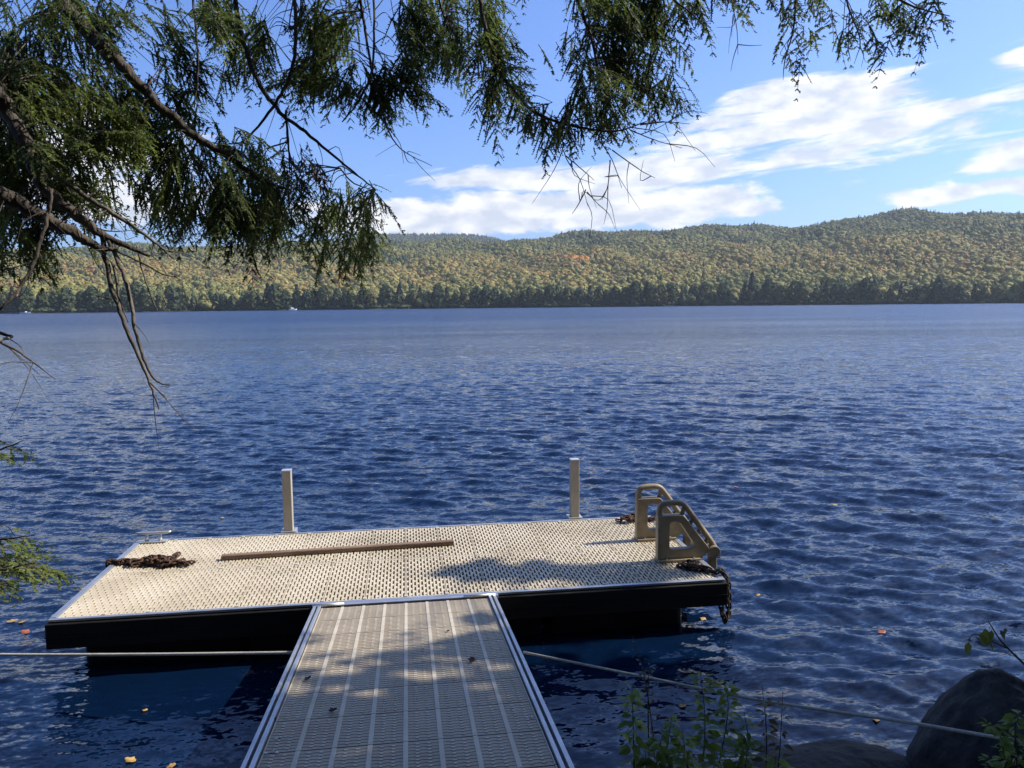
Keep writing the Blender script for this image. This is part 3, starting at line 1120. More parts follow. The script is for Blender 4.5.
for yy in (0.0, .55):
    outl = rounded([(0, .0), (.345, .0), (.425, .085), (.205, .365), (.0, .365)], [.012, .02, .03, .02, .012])
    hole = rounded([(.095, .095), (.27, .095), (.30, .125), (.175, .315), (.095, .315)], [.035, .03, .03, .05, .045])
    profile_mesh('side_panel', outl, [hole], yy - .035, yy + .035, lad, MAT['ladder'], .006)
    rail = catmull([(.022, yy, .36), (.022, yy, .41), (.045, yy, .445), (.09, yy, .457), (.17, yy, .457), (.215, yy, .44), (.26, yy, .385), (.35, yy, .262), (.435, yy, .145), (.472, yy, .085)], 5)
    MB().tube(rail, .024, 10).build('handrail', MAT['ladder'], lad, True, world_coords=False)
    for k, (a, c) in enumerate((((.20, .362), (.222, .425)), ((.262, .285), (.302, .322)), ((.325, .205), (.364, .238)), ((.388, .125), (.425, .155)))):
        MB().tube([(a[0], yy, a[1]), (c[0], yy, c[1])], .018, 8).build('web', MAT['ladder'], lad, True, world_coords=False)
    m = MB()
    m.box((.0, yy - .062, .0005), (.34, yy - .0352, .022))
    m.box((.0, yy + .0352, .0005), (.34, yy + .062, .022))
    m.build('foot_flange', MAT['ladder'], lad, bevel=.004, world_coords=False)
    m = MB()
    for a in (.06, .28):
        m.box((a, yy - .056, .0221), (a + .014, yy - .042, .03))
    m.build('bolt', MAT['galv'], lad, world_coords=False)
    # hinge knuckle and hanging stringer
    m = MB()
    m.tube([(.455, yy - .05, .06), (.455, yy + .05, .06)], .05, 14)
    m.build('hinge', MAT['ladder'], lad, bevel=.006, world_coords=False)
    MB().box((.425, yy - .03, -.17), (.485, yy + .03, .035)).build('stringer', MAT['ladder'], lad, bevel=.008, world_coords=False)
for zz in (-.15,):
    MB().box((.40, .031, zz), (.50, .519, zz + .03)).build('step', MAT['ladder'], lad, bevel=.006, world_coords=False)


# ------------------------------------------------------------------ chains
def chain_into(m, path, ll=.05, wire=.0075, jit=.2):
    path = [np.asarray(p, float) for p in path]
    seg = np.array([np.linalg.norm(path[i + 1] - path[i]) for i in range(len(path) - 1)])
    cum = np.concatenate([[0], np.cumsum(seg)])
    s = 0
    k = 0
    while s < cum[-1]:
        p = np.array([np.interp(s, cum, [q[c] for q in path]) for c in range(3)])
        p2 = np.array([np.interp(min(s + .01, cum[-1]), cum, [q[c] for q in path]) for c in range(3)])
        t = p2 - p
        if np.linalg.norm(t) < 1e-6:
            break
        t = t / np.linalg.norm(t) + rng.normal(0, jit * .5, 3); t /= np.linalg.norm(t)
        up = np.array([0, 0, 1.0]) if abs(t[2]) < .9 else np.array([1.0, 0, 0])
        a = np.cross(up, t); a /= np.linalg.norm(a); b = np.cross(t, a)
        ro = (k % 2) * math.pi / 2 + rng.normal(0, jit) + .5
        u = a * math.cos(ro) + b * math.sin(ro)
        loop = []
        for q in range(11):
            w = 2 * math.pi * q / 10
            loop.append(p + t * (math.cos(w) * ll * .62) + u * (math.sin(w) * ll * .36))
        m.tube(loop, wire, 6, caps=False)
        s += ll * .72
        k += 1


def wiggle(pts, amp, sub=5):
    c = catmull(pts, sub)
    return [p + np.array([rng.normal(0, amp), rng.normal(0, amp), abs(rng.normal(0, amp * .35))]) for p in c]


zc = DZ + .016
ch = MB()
chain_into(ch, [(-2.36, 6.3, -.15), (-2.365, 6.3, .1), (-2.362, 6.3, .3), (-2.345, 6.3, DZ + .03), (-2.28, 6.3, zc)], jit=.1)
for q in range(2):
    chain_into(ch, wiggle([(-2.31, 6.30, zc), (-2.15, 6.28, zc + q * .01), (-2.0, 6.24, zc + q * .02), (-1.9, 6.19, zc), (-1.72, 6.17, zc)], .018))
chain_into(ch, wiggle([(-2.15, 6.29, zc), (-2.02, 6.28, zc + .02), (-1.93, 6.33, zc), (-1.85, 6.41, zc)], .015))
chain_into(ch, wiggle([(-2.1, 6.24, zc), (-2.0, 6.20, zc + .02), (-1.95, 6.24, zc + .03), (-2.03, 6.27, zc + .035), (-1.9, 6.2, zc + .02), (-1.8, 6.17, zc + .02)], .02))
o = ch.build('rusty_chain', MAT['rust'], None, True)
tag(o, 'tangle of rusty chain lying on the dock near the cleat', 'chain')
ch = MB()
chain_into(ch, wiggle([(2.04, 5.50, zc), (2.10, 5.53, zc + .01), (2.14, 5.46, zc + .015), (2.06, 5.45, zc), (2.13, 5.40, zc + .01), (2.20, 5.36, zc + .01)], .008))
chain_into(ch, wiggle([(2.03, 5.49, zc), (2.12, 5.42, zc), (2.2, 5.34, zc), (2.27, 5.27, DZ + .03)], .004))
chain_into(ch, [(2.27, 5.27, DZ + .03), (2.30, 5.24, DZ - .02), (2.30, 5.22, .2), (2.298, 5.22, .10), (2.27, 5.2, .06), (2.24, 5.19, .13), (2.23, 5.2, .2)], jit=.1)
o = ch.build('rusty_chain', MAT['rust_dark'], None, True)
tag(o, 'dark chain draped over the dock corner beside the ladder', 'chain')
ch = MB()
chain_into(ch, wiggle([(1.90, 6.74, zc), (1.97, 6.78, zc + .02), (2.05, 6.76, zc), (1.98, 6.72, zc + .03), (2.06, 6.79, zc + .035), (2.12, 6.77, zc), (2.2, 6.75, zc), (2.27, 6.75, DZ + .02), (2.285, 6.75, .2), (2.285, 6.75, -.1)], .01))
o = ch.build('rusty_chain', MAT['rust'], None, True)
tag(o, 'small dark heap of chain behind the ladder by the far edge of the dock', 'chain')

# ------------------------------------------------------------------ gangway
GX0, GX1 = -.648, .576
SL = .121
GY0, GY1 = 1.25, Y0 - .06
gw = thing('gangway', 'sloping gangway with tan slatted panels and aluminium side rails', 'gangway', (GX0, GY1, DZ))


def gz(y):
    return DZ + (GY1 - y) * SL


def to_slope(m):
    """mesh authored with z relative to the gangway surface"""
    m.v = [(x, y, z + gz(y)) for x, y, z in m.v]
    return m


RW = .052
gx0, gx1 = GX0 + RW, GX1 - RW
PL = .305
npan = int((GY1 - .03 - GY0) / PL)
for k in range(npan):
    ya = GY1 - .03 - (k + 1) * PL + .002
    yb = GY1 - .03 - k * PL - .002
    slat = MB()
    ns = 11
    pit = (yb - ya) / ns
    for s in range(ns):
        y0 = ya + s * pit
        slat.box((gx0 + .004, y0 + .002, -.026), (gx1 - .004, y0 + pit - .002, -.004))
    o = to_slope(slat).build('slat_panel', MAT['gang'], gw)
    st = MB()
    npit = 8
    sp = (gx1 - gx0) / npit
    for q in range(npit + 1):
        xx = gx0 + q * sp
        hw = .0095
        lo, hi = max(xx - hw, gx0 + .004), min(xx + hw, gx1 - .004)
        st.box((lo, ya, -.0255), (hi, yb, -.0012))
        if q < npit:
            for f in (1 / 3, 2 / 3):
                xd = gx0 + (q + f) * sp
                for s in range(0, ns):
                    yd = ya + (s) * pit
                    if s:
                        st.box((xd - .0065, yd - .0066, -.0252), (xd + .0065, yd + .0066, -.0013))
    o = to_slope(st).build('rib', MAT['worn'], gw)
for xa, xb in ((GX0, gx0 - .002), (gx1 + .002, GX1)):
    m = MB()
    def bx(x0, x1, z0, z1):
        m.hexa([(x0, GY0, z0 + gz(GY0)), (x1, GY0, z0 + gz(GY0)), (x1, GY1, z0 + gz(GY1)), (x0, GY1, z0 + gz(GY1)),
                (x0, GY0, z1 + gz(GY0)), (x1, GY0, z1 + gz(GY0)), (x1, GY1, z1 + gz(GY1)), (x0, GY1, z1 + gz(GY1))])
    bx(xa, xa + .017, -.11, .012)
    bx(xb - .019, xb, -.11, .012)
    bx(xa + .0171, xb - .0191, -.09, -.028)
    m.build('side_rail', MAT['alu'], gw, bevel=.002)
m = MB()
for y in np.arange(GY0 + .2, GY1, .6):
    m.box((gx0, y, gz(y) - .1), (gx1, y + .05, gz(y) - .03))
m.build('cross_beam', MAT['alu'], gw)
# hinge plate between gangway and dock
hp = MB()
hp.box((GX0 - .01, GY1 + .003, DZ - .02), (GX1 + .02, GY1 + .044, DZ + .004))
hp.build('hinge_plate', MAT['alu'], gw, bevel=.003)
hp = MB()
for a, c in ((GX0, GX0 + .2), (GX1 - .22, GX1)):
    hp.tube([(a, GY1 - .006, DZ + .011), (c, GY1 - .006, DZ + .011)], .012, 10)
hp.build('hinge_pin', MAT['galv'], gw, True)
lg = MB()
for xx in (gx0 + .05, gx1 - .05):
    lg.tube([(xx, 1.6, -.2), (xx, 1.6, gz(1.6) - .1)], .04, 10)
lg.build('leg', MAT['galv'], gw, True)


# ------------------------------------------------------------------ ropes
def rope(pts, rad, name, label):
    pts = catmull(pts, 14)
    m = MB().tube(pts, rad, 8)
    o = m.build(name, MAT['rope'], None, True)
    return tag(o, label, 'rope')


rope([at_d(303, 652.2, 4.42), at_d(277, 652.8, 4.44), at_d(140, 654.4, 4.6), at_d(0, 654.6, 4.8), at_d(-160, 652, 5.0), at_d(-330, 640, 5.3)], .0095, 'mooring_rope', 'taut pale rope running left from the gangway over dark water')
e0 = at_d(527, 652, 4.35)
m1 = at_d(640, 676, 4.05); m2 = at_d(760, 700, 3.75); m3 = at_d(900, 721, 3.35); m4 = at_d(1040, 743, 2.95); m5 = at_d(1200, 752, 2.7)
rope([e0 - np.array([.02, 0, 0]), m1, m2, m3, m4, m5], .0075, 'mooring_rope', 'pale rope sagging from the gangway across the front of the boulder')


# ------------------------------------------------------------------ rocks
def rock(name, label, c, size, seed, rotz=0.0, lean=0.0, sub=5, taper=0.0):
    bm = bmesh.new()
    bmesh.ops.create_icosphere(bm, subdivisions=sub, radius=1)
    off = Vector((seed * 3.1, seed * 1.7, seed))
    for v in bm.verts:
        p = v.co.copy()
        # facets from a few cutting planes
        rr = 1.0
        for k in range(9):
            n = Vector((math.sin(seed * 9.1 + k * 2.4), math.cos(seed * 5.3 + k * 1.9), math.sin(seed + k * 3.7) * .8)).normalized()
            dd = p.dot(n)
            if dd > .86:
                rr = min(rr, .86 / dd + .02)
        n1 = mnoise.fractal(p * 1.3 + off, 1.0, 2.0, 4)
        n2 = mnoise.fractal(p * 6 + off, .9, 2.1, 5)
        v.co = p * (rr + .08 * n1 + .03 * n2)
        tp = 1 - taper * max(0, v.co.z)
        v.co.x *= tp; v.co.y *= tp
        v.co.x += lean * v.co.z
    for v in bm.verts:
        v.co = Vector((v.co.x * size[0], v.co.y * size[1], v.co.z * size[2]))
    bmesh.ops.rotate(bm, verts=bm.verts, cent=(0, 0, 0), matrix=Matrix.Rotation(rotz, 3, 'Z'))
    me = bpy.data.meshes.new(name)
    bm.to_mesh(me); bm.free()
    me.polygons.foreach_set('use_smooth', [True] * len(me.polygons))
    me.materials.append(MAT['rock'])
    o = bpy.data.objects.new(name, me)
    o.location = c
    link(o)
    return tag(o, label, 'rock')


pb = at_d(992, 735, 3.75)
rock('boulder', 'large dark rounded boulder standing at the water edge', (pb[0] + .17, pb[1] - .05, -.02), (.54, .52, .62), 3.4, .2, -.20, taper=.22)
pf = at_d(830, 782, 3.75)
rock('flat_rock', 'low flat dark rock awash beside the boulder', (pf[0], pf[1], -.05), (.62, .40, .21), 5.1, .1)
pf = at_d(700, 830, 3.5)
rock('shore_stone', 'rounded shore stone under the leafy weeds', (pf[0], pf[1], -.02), (.35, .3, .2), 7.7, .5, sub=4)


# ------------------------------------------------------------------ leaves afloat and litter on the gangway
def fallen_leaf(pos, size, rot, mat, name, label, group, curl=.25, cat='leaf'):
    pts = []
    n = 9
    vs, fs = [], []
    for i in range(n):
        t = i / (n - 1)
        w = .36 * math.sin(math.pi * t ** .85) * (1 + .25 * math.sin(t * 16))
        x = (t - .5)
        zz = curl * (x * x) * .8
        vs += [(x, -w, zz + curl * w * .8), (x, 0, zz), (x, w, zz + curl * w * .6)]
    for i in range(n - 1):
        for k in range(2):
            fs.append((i * 3 + k, (i + 1) * 3 + k, (i + 1) * 3 + k + 1, i * 3 + k + 1))
    o = mesh_obj(name, np.array(vs) * size, fs, mat, None, True)
    sm = o.modifiers.new('thickness', 'SOLIDIFY'); sm.thickness = .0012
    o.location = [float(c) for c in pos]
    o.rotation_euler = (random.uniform(-.15, .15), random.uniform(-.15, .15), rot)
    return tag(o, label, cat, group)


LV = [(83, 590, .10, 'y', 'tan curled leaf afloat by the left edge of the dock'),
      (12, 621, .08, 'y', 'yellow leaf afloat at the left, beside a smaller pale one'),
      (22, 622, .05, 'y', 'small pale leaf afloat just right of a yellow one'),
      (25, 632, .08, 'r', 'reddish leaf afloat under the two pale ones'),
      (130, 760, .07, 'y', 'yellow leaf standing out in the dark water left of the gangway'),
      (145, 710, .04, 'y', 'small round yellow leaf in the dark shadow under the dock'),
      (171, 766, .05, 'y', 'small tan leaf in dark water nearest the gangway rail'),
      (882, 632, .07, 'r', 'brown red leaf afloat on open water above the boulder'),
      (758, 595, .05, 'y', 'orange leaf afloat right of the dock corner'),
      (736, 487, .07, 'r', 'pinkish leaf afloat beyond the ladder'),
      (703, 619, .06, 'y', 'bright yellow leaf by the chain below the dock corner'),
      (683, 706, .05, 'y', 'pale leaf afloat behind the leafy weeds'),
      (876, 720, .05, 'y', 'pale leaf caught afloat under the sagging rope'),
      (835, 505, .07, 'y', 'tan leaf afloat far out to the right of the ladder'),
      (222, 518, .06, 'y', 'lone tan leaf afloat behind the dock near a post'),
      (96, 472, .06, 'y', 'distant tan leaf afloat beyond the cleat')]
for px, py, s, k, lab in LV:
    p = at_z(px, py, .01)
    zz = float(wave_height(np.array([p[0]]), np.array([p[1]]))[0])
    p = at_z(px, py, zz + .006)
    fallen_leaf((p[0], p[1], zz + .006), s, random.uniform(0, 6.28), MAT['leaf_' + k], 'floating_leaf', lab, 'fallen leaves on the water')


def on_gangway(px, py):
    d = pray(px, py)
    # z = DZ+(GY1-y)*SL
    t = (DZ + GY1 * SL - CZ) / (d[2] + SL * d[1])
    return CAM + d * t


for px, py, s, lab in ((472, 662, .05, 'dark curled leaf on the sunlit middle of the gangway'), (333, 712, .045, 'dark crumpled leaf on the shaded left of the gangway'),
                       (308, 680, .04, 'thin dark leaf near the left rail of the gangway'), (448, 632, .022, 'tiny dark leaf bit near the far end of the gangway'),
                       (275, 720, .02, 'tiny dark leaf bit against the left gangway rail')):
    p = on_gangway(px, py)
    fallen_leaf(p + np.array([0, 0, .004]), s, random.uniform(0, 6), MAT['leaf_b'], 'fallen_leaf', lab, 'dark leaves on the gangway', .9)
for px, py, s, lab in ((280, 738, .028, 'whitish dropping near the left rail, farther one'), (275, 752, .028, 'whitish dropping near the left rail, nearer one'),
                       (500, 649, .02, 'whitish dropping near the right rail, farthest one'), (527, 718, .024, 'whitish dropping near the right rail, nearest one'), (498, 642, .016, 'smallest whitish dropping, by the right rail')):
    p = on_gangway(px, py)
    vs, fs = [], []
    mm = MB()
    for q in range(4):
        cx, cy = random.gauss(0, s * .45), random.gauss(0, s * .3)
        rr = s * random.uniform(.12, .3)
        ring = [(cx + rr * math.cos(a) * random.uniform(.7, 1.2), cy + rr * math.sin(a) * random.uniform(.7, 1.2), .0005) for a in np.linspace(0, 6.28, 9)[:-1]]
        ring2 = [(x * .9 + cx * .1, y * .9 + cy * .1, .003) for x, y, z in ring]
        mm.add(ring + ring2, [tuple(range(8, 16))] + [(i, (i + 1) % 8, 8 + (i + 1) % 8, 8 + i) for i in range(8)])
    o = mm.build('bird_dropping', MAT['speck'], None, False)
    o.location = Vector(p); o.rotation_euler = (-math.atan(SL), 0, 0)
    tag(o, lab, 'dropping', 'whitish droppings on the gangway')


# ------------------------------------------------------------------ hemlock foliage
def spray_elements(P, D, length, g, lw=.0036, ll=.0150, nside=10, droop=.35):
    """drooping flat sprays. P (m,3) anchors, D (m,3) unit directions, length (m,).
    returns leaf quads (k*4,3) and twig centre lines list"""
    quads = []
    twigs = []
    for p, d, L in zip(P, D, length):
        d = d / np.linalg.norm(d)
        side = np.cross(d, [0, 0, 1.0])
        if np.linalg.norm(side) < .1:
            side = np.array([math.cos(g.random() * 6), math.sin(g.random() * 6), 0])
        side /= np.linalg.norm(side)
        side = side + g.normal(0, .3, 3); side /= np.linalg.norm(side)
        nb = max(4, int(nside * L / .3))
        axis = []
        for i in range(nb + 1):
            t = i / nb
            axis.append(p + d * L * t + np.array([0, 0, -droop * L * t * t]))
        twigs.append(axis[::2] if len(axis) > 4 else axis)
        for i in range(1, nb + 1):
            t = i / nb
            for s in (-1, 1):
                if g.random() < .1:
                    continue
                bl = L * (.50 * (1 - t) + .12) * (.6 + .7 * g.random())
                bd = d * .75 + side * s * .8 + np.array([0, 0, -.35]) + g.normal(0, .22, 3)
                bd /= np.linalg.norm(bd)
                ne = max(2, int(bl / 0.0100))
                sd = np.cross(bd, side * .3 + np.array([0, 0, 1.0])) ; sd /= np.linalg.norm(sd) + 1e-9
                k = np.arange(ne)[:, None] * 0.0100
                o = axis[i] + bd * k + np.array([0, 0, -2.2]) * k * k
                rw = sd * .0034
                quads.append(np.array([o[0] - rw, o[0] + rw, o[ne // 2] + rw * 1.3, o[ne // 2] - rw * 1.3, o[ne // 2] - rw * 1.3, o[ne // 2] + rw * 1.3, o[-1] + rw * .5, o[-1] - rw * .5]))
                for sg in (-1, 1):
                    ed = bd * .75 + sd * sg * .8 + np.array([0, 0, -.25]) + g.normal(0, .22, (ne, 3))
                    ed /= np.linalg.norm(ed, axis=1, keepdims=True)
                    e = ll * (.65 + .6 * g.random((ne, 1))) * (1.1 - .4 * k / (bl + 1e-6))
                    w = np.cross(ed, g.normal(0, 1, (ne, 3))); w /= np.linalg.norm(w, axis=1, keepdims=True) + 1e-9
                    w = w * lw * (.7 + .6 * g.random((ne, 1)))
                    quads.append(np.stack([o, o + ed * e * .45 + w, o + ed * e, o + ed * e * .5 - w], 1).reshape(-1, 3))
    return np.concatenate(quads), twigs


FOLIAGE = .86


def nearest_on(poly, p):
    a = np.array(poly)
    i = int(np.argmin(((a - p) ** 2).sum(1)))
    return a[i]


def grow_limb(parent, px_pts, rads, zones, mat='bark', needle='needle', tips=True, pre=None, g=None, name='limb', spray_len=.24, extra_twigs=0, lean=(.15, -.1, -.42)):
    """px_pts: (px, py, depth); zones: (cx, cy, rx, ry, depth, n)"""
    base = [at_d(*p) for p in px_pts]
    if pre is not None:
        base = [np.asarray(q, float) for q in pre] + base
        rads = list(np.linspace(rads[0] * 1.35, rads[0] * 1.02, len(pre))) + list(rads)
    line = catmull(base, 7)
    rr = np.interp(np.linspace(0, len(base) - 1, len(line)), np.arange(len(base)), rads)
    # a little waviness
    line = [p + g.normal(0, min(.25 * r_, .006), 3) for p, r_ in zip(line, rr)]
    wood = MB().tube(line, rr, 9)
    fol = []
    start = len(pre) * 7 if pre is not None else 0
    host = line[max(0, start - 7):]
    for (cx, cy, rx, ry, dep, n) in zones:
        A, Dr, Ln = [], [], []
        n = max(3, int(n * FOLIAGE))
        K = max(2, n // 6)
        cen = []
        for _ in range(K):
            u = math.sqrt(g.random()); th = g.random() * 6.283
            cen.append((cx + rx * u * math.cos(th), cy + ry * u * math.sin(th), dep + .34 + g.normal(0, .26)))
        for q_ in range(n):
            c_ = cen[q_ % K]
            q = at_d(c_[0] + g.normal(0, 11), c_[1] + g.normal(0, 8), c_[2] + g.normal(0, .07))
            h = nearest_on(host, q)
            away = q - h
            L = np.linalg.norm(away)
            d = (away / L if L > .02 else np.array([0, 0, -1.0])) * .55 + np.array(lean) + g.normal(0, .32, 3)
            d /= np.linalg.norm(d)
            sl = spray_len * (.6 + .8 * g.random())
            A.append(q - d * sl * .5); Dr.append(d); Ln.append(sl)
            if L > .12 and g.random() < .17:
                mid = (h + A[-1]) / 2 + np.array([0, 0, .12 * L]) + g.normal(0, .05 * L, 3)
                wood.tube(catmull([h, mid, A[-1]], 4), np.linspace(min(.006, .002 + .003 * L), .0014, 9), 4, caps=False)
        qd, tw = spray_elements(np.array(A), np.array(Dr), np.array(Ln), g)
        fol.append(qd)
        for t in tw:
            if len(t) > 1:
                wood.tube(t, np.linspace(.0028, .001, len(t)), 3, caps=False)
    for _ in range(extra_twigs):
        i = g.integers(max(1, start), len(line) - 1)
        p = line[i]; t = line[min(i + 1, len(line) - 1)] - line[i - 1]; t /= np.linalg.norm(t) + 1e-9
        d = t * .6 + g.normal(0, .55, 3) + np.array([0, 0, -.3]); d /= np.linalg.norm(d)
        L = .07 + .24 * g.random() ** 1.5
        pts = [p, p + d * L * .5 + g.normal(0, .02, 3), p + d * L + np.array([0, 0, -.08 * L]) + g.normal(0, .03, 3)]
        wood.tube(catmull(pts, 3), np.linspace(.0028, .0009, 7), 4, caps=False)
    lo = wood.build(name, MAT[mat], parent, True)
    if fol:
        v = np.concatenate(fol)
        quad_mesh('foliage', v, 4, MAT[needle], lo)
    return lo


def build_hemlock():
    g = np.random.default_rng(21)
    tx, ty = -3.7, 1.4
    tree = thing('hemlock_tree', 'tall hemlock whose drooping limbs hang into view at upper left', 'tree', (tx, ty, .5))
    tz = lambda z: np.array([tx + .1, ty + .1, z])
    MB().tube([(tx, ty, .3), (tx, ty, 2), (tx + .05, ty + .05, 5), (tx, ty + .1, 9), (tx, ty, 12)], [.30, .23, .19, .13, .06], 14).build('trunk', MAT['bark'], tree, True)
    # the long diagonal limb
    grow_limb(tree, [(35, -25, 3.9), (62, 5, 3.9), (88, 32, 3.9), (112, 55, 3.9), (150, 95, 3.95), (190, 132, 4.0), (230, 158, 4.05), (262, 180, 4.1), (292, 190, 4.1)],
              [.040, .037, .034, .032, .026, .021, .017, .012, .006],
              [(150, 70, 75, 55, 3.9, 60), (60, 30, 85, 40, 3.8, 95), (185, 180, 50, 62, 4.0, 85), (240, 165, 40, 30, 4.05, 30), (258, 200, 44, 34, 4.1, 80), (215, 208, 42, 26, 4.1, 30), (160, 130, 40, 35, 4.0, 32)],
              pre=[tz(4.9), (-3.0, 2.6, 4.75)], g=g, extra_twigs=20)
    # lower limb, dark and thick
    grow_limb(tree, [(-60, 60, 3.3), (-15, 85, 3.35), (8, 108, 3.4), (28, 150, 3.4), (45, 187, 3.45), (75, 214, 3.5), (105, 236, 3.55), (150, 256, 3.6)],
              [.044, .040, .034, .030, .026, .022, .018, .006],
              [(60, 105, 75, 45, 3.6, 120), (20, 105, 45, 55, 3.5, 95), (12, 170, 30, 40, 3.5, 50), (105, 140, 40, 42, 3.6, 46), (6, 235, 18, 34, 3.4, 22), (60, 165, 40, 22, 3.6, 20)],
              pre=[tz(4.0), (-3.2, 1.9, 4.0)], g=g, extra_twigs=22)
    grow_limb(tree, [(-30, 185, 3.2), (5, 198, 3.3), (45, 217, 3.4), (75, 235, 3.45), (100, 248, 3.5), (118, 249, 3.5)],
              [.034, .032, .029, .024, .015, .006], [(25, 215, 32, 30, 3.3, 26)], pre=[tz(3.6), (-3.2, 1.9, 3.5)], g=g, extra_twigs=16)
    grow_limb(tree, [(38, 160, 3.45), (70, 186, 3.5), (108, 210, 3.5), (150, 238, 3.55), (174, 259, 3.6)], [.013, .012, .010, .007, .004],
              [(95, 200, 40, 14, 3.5, 10)], g=g, mat='twig', extra_twigs=14)
    # dead twigs hanging over the water
    for pts, r0 in (([(102, 234, 3.55), (111, 285, 3.55), (128, 332, 3.55), (146, 374, 3.58), (159, 409, 3.6)], [.012, .011, .009, .007, .003]),
                    ([(108, 240, 3.55), (127, 285, 3.5), (136, 335, 3.5), (150, 372, 3.5), (160, 383, 3.5), (171, 385, 3.5)], [.010, .009, .008, .006, .004, .002]),
                    ([(113, 262, 3.55), (120, 300, 3.57), (128, 322, 3.58)], [.006, .005, .002]),
                    ([(137, 246, 3.6), (142, 270, 3.6), (152, 298, 3.6), (158, 312, 3.6)], [.005, .004, .003, .002]),
                    ([(110, 248, 3.5), (140, 262, 3.5), (165, 275, 3.5), (180, 276, 3.5)], [.005, .004, .003, .0015]),
                    ([(150, 383, 3.57), (160, 392, 3.57), (167, 399, 3.57)], [.004, .003, .0015])):
        grow_limb(tree, pts, r0, [], mat='twig', g=g, extra_twigs=1)
    # thin dark stem at the far left
    grow_limb(tree, [(52, 188, 3.2), (45, 225, 3.2), (28, 275, 3.15), (5, 305, 3.1), (-15, 320, 3.1)], [.008, .008, .007, .005, .003], [], g=g, extra_twigs=5)
    grow_limb(tree, [(-30, 325, 3.4), (0, 342, 3.4), (25, 356, 3.4), (55, 379, 3.4)], [.008, .006, .004, .002], [], g=g, mat='twig', extra_twigs=6, pre=[tz(3.0), (-2.9, 2.2, 2.75)])
    # overhead limb that passes above the frame
    over = grow_limb(tree, [(60, -110, 4.1), (200, -75, 4.2), (330, -60, 4.2), (480, -55, 4.2), (620, -50, 4.2), (760, -40, 4.1), (880, -25, 4.0)],
                     [.05, .045, .04, .034, .028, .02, .010], [(160, -60, 130, 45, 4.0, 60), (420, -50, 160, 40, 4.1, 60), (700, -40, 120, 25, 4.1, 26)],
                     pre=[tz(6.0), (-3.2, 2.2, 5.6)], g=g)
    top = lambda px, dd=4.2: (px, -55, dd)
    grow_limb(tree, [top(228), (238, 20, 4.2), (252, 68, 4.2), (276, 108, 4.2), (305, 132, 4.2), (345, 165, 4.25), (375, 189, 4.3)], [.013, .012, .012, .011, .009, .006, .003],
              [(350, 205, 24, 28, 4.25, 20), (330, 240, 38, 24, 4.3, 30)], mat='bark', needle='needle_pale', g=g, extra_twigs=12, spray_len=.2)
    grow_limb(tree, [(340, 168, 4.25), (352, 182, 4.25), (372, 190, 4.3)], [.004, .004, .002],
              [(365, 245, 22, 30, 4.3, 24), (290, 225, 40, 26, 4.2, 30), (365, 200, 16, 24, 4.3, 9)], mat='twig', needle='needle_pale', g=g, spray_len=.17)
    # clump of dead needles
    grow_limb(tree, [(286, 110, 4.25), (288, 140, 4.25), (290, 175, 4.25)], [.007, .006, .003], [(298, 172, 15, 22, 4.25, 22)], needle='needle_brown', g=g, spray_len=.14)
    grow_limb(tree, [(286, 112, 4.2), (287, 142, 4.2)], [.004, .003], [(284, 168, 18, 26, 4.2, 24), (282, 215, 14, 20, 4.2, 12)], g=g, spray_len=.2)
    grow_limb(tree, [top(290), (296, 30, 4.15), (290, 75, 4.15), (272, 108, 4.15), (246, 141, 4.15)], [.011, .010, .009, .008, .005],
              [(265, 45, 45, 45, 4.2, 40), (310, 45, 30, 40, 4.2, 26)], g=g, extra_twigs=8)
    grow_limb(tree, [top(188), (196, 30, 4.0), (198, 70, 4.0), (194, 108, 4.0)], [.007, .006, .005, .003], [(205, 30, 30, 40, 4.0, 24)], g=g, extra_twigs=6)
    # drooping branches along the top
    grow_limb(tree, [top(350), (362, 10, 4.3), (370, 60, 4.3), (385, 120, 4.3), (400, 148, 4.3), (432, 166, 4.3)], [.009, .008, .007, .005, .003, .0015],
              [(350, 45, 48, 48, 4.2, 62), (325, 80, 26, 22, 4.2, 20), (390, 70, 26, 40, 4.3, 28)], g=g, extra_twigs=12)
    grow_limb(tree, [top(375), (374, 20, 4.1), (372, 70, 4.1), (358, 102, 4.1), (342, 122, 4.1)], [.007, .006, .006, .005, .003],
              [(400, 25, 40, 30, 4.1, 30), (415, 85, 12, 22, 4.1, 12)], g=g, extra_twigs=6)
    grow_limb(tree, [top(430), (440, 5, 4.3), (455, 35, 4.3), (472, 60, 4.3)], [.007, .006, .004, .002],
              [(450, 25, 45, 38, 4.2, 46), (445, 62, 22, 20, 4.3, 14)], g=g, extra_twigs=8)
    # the centre branch
    grow_limb(tree, [top(476, 4.1), (481, 5, 4.1), (490, 45, 4.1), (508, 84, 4.1), (535, 112, 4.1), (572, 126, 4.1), (615, 131, 4.1), (650, 120, 4.1)], [.012, .012, .011, .010, .008, .007, .005, .002],
              [(530, 105, 40, 30, 4.1, 28), (560, 112, 28, 18, 4.1, 12), (508, 70, 28, 42, 4.1, 24), (515, 20, 40, 35, 4.1, 26), (605, 122, 44, 12, 4.1, 18)], g=g, extra_twigs=16)
    grow_limb(tree, [top(570, 4.05), (578, 0, 4.05), (592, 40, 4.05), (600, 80, 4.05), (612, 105, 4.05)], [.010, .009, .008, .006, .003],
              [(595, 22, 44, 42, 4.05, 46), (632, 48, 32, 40, 4.05, 50), (645, 84, 20, 22, 4.05, 22), (585, 78, 34, 26, 4.05, 24), (630, 8, 42, 26, 4.05, 30)], g=g, extra_twigs=10)
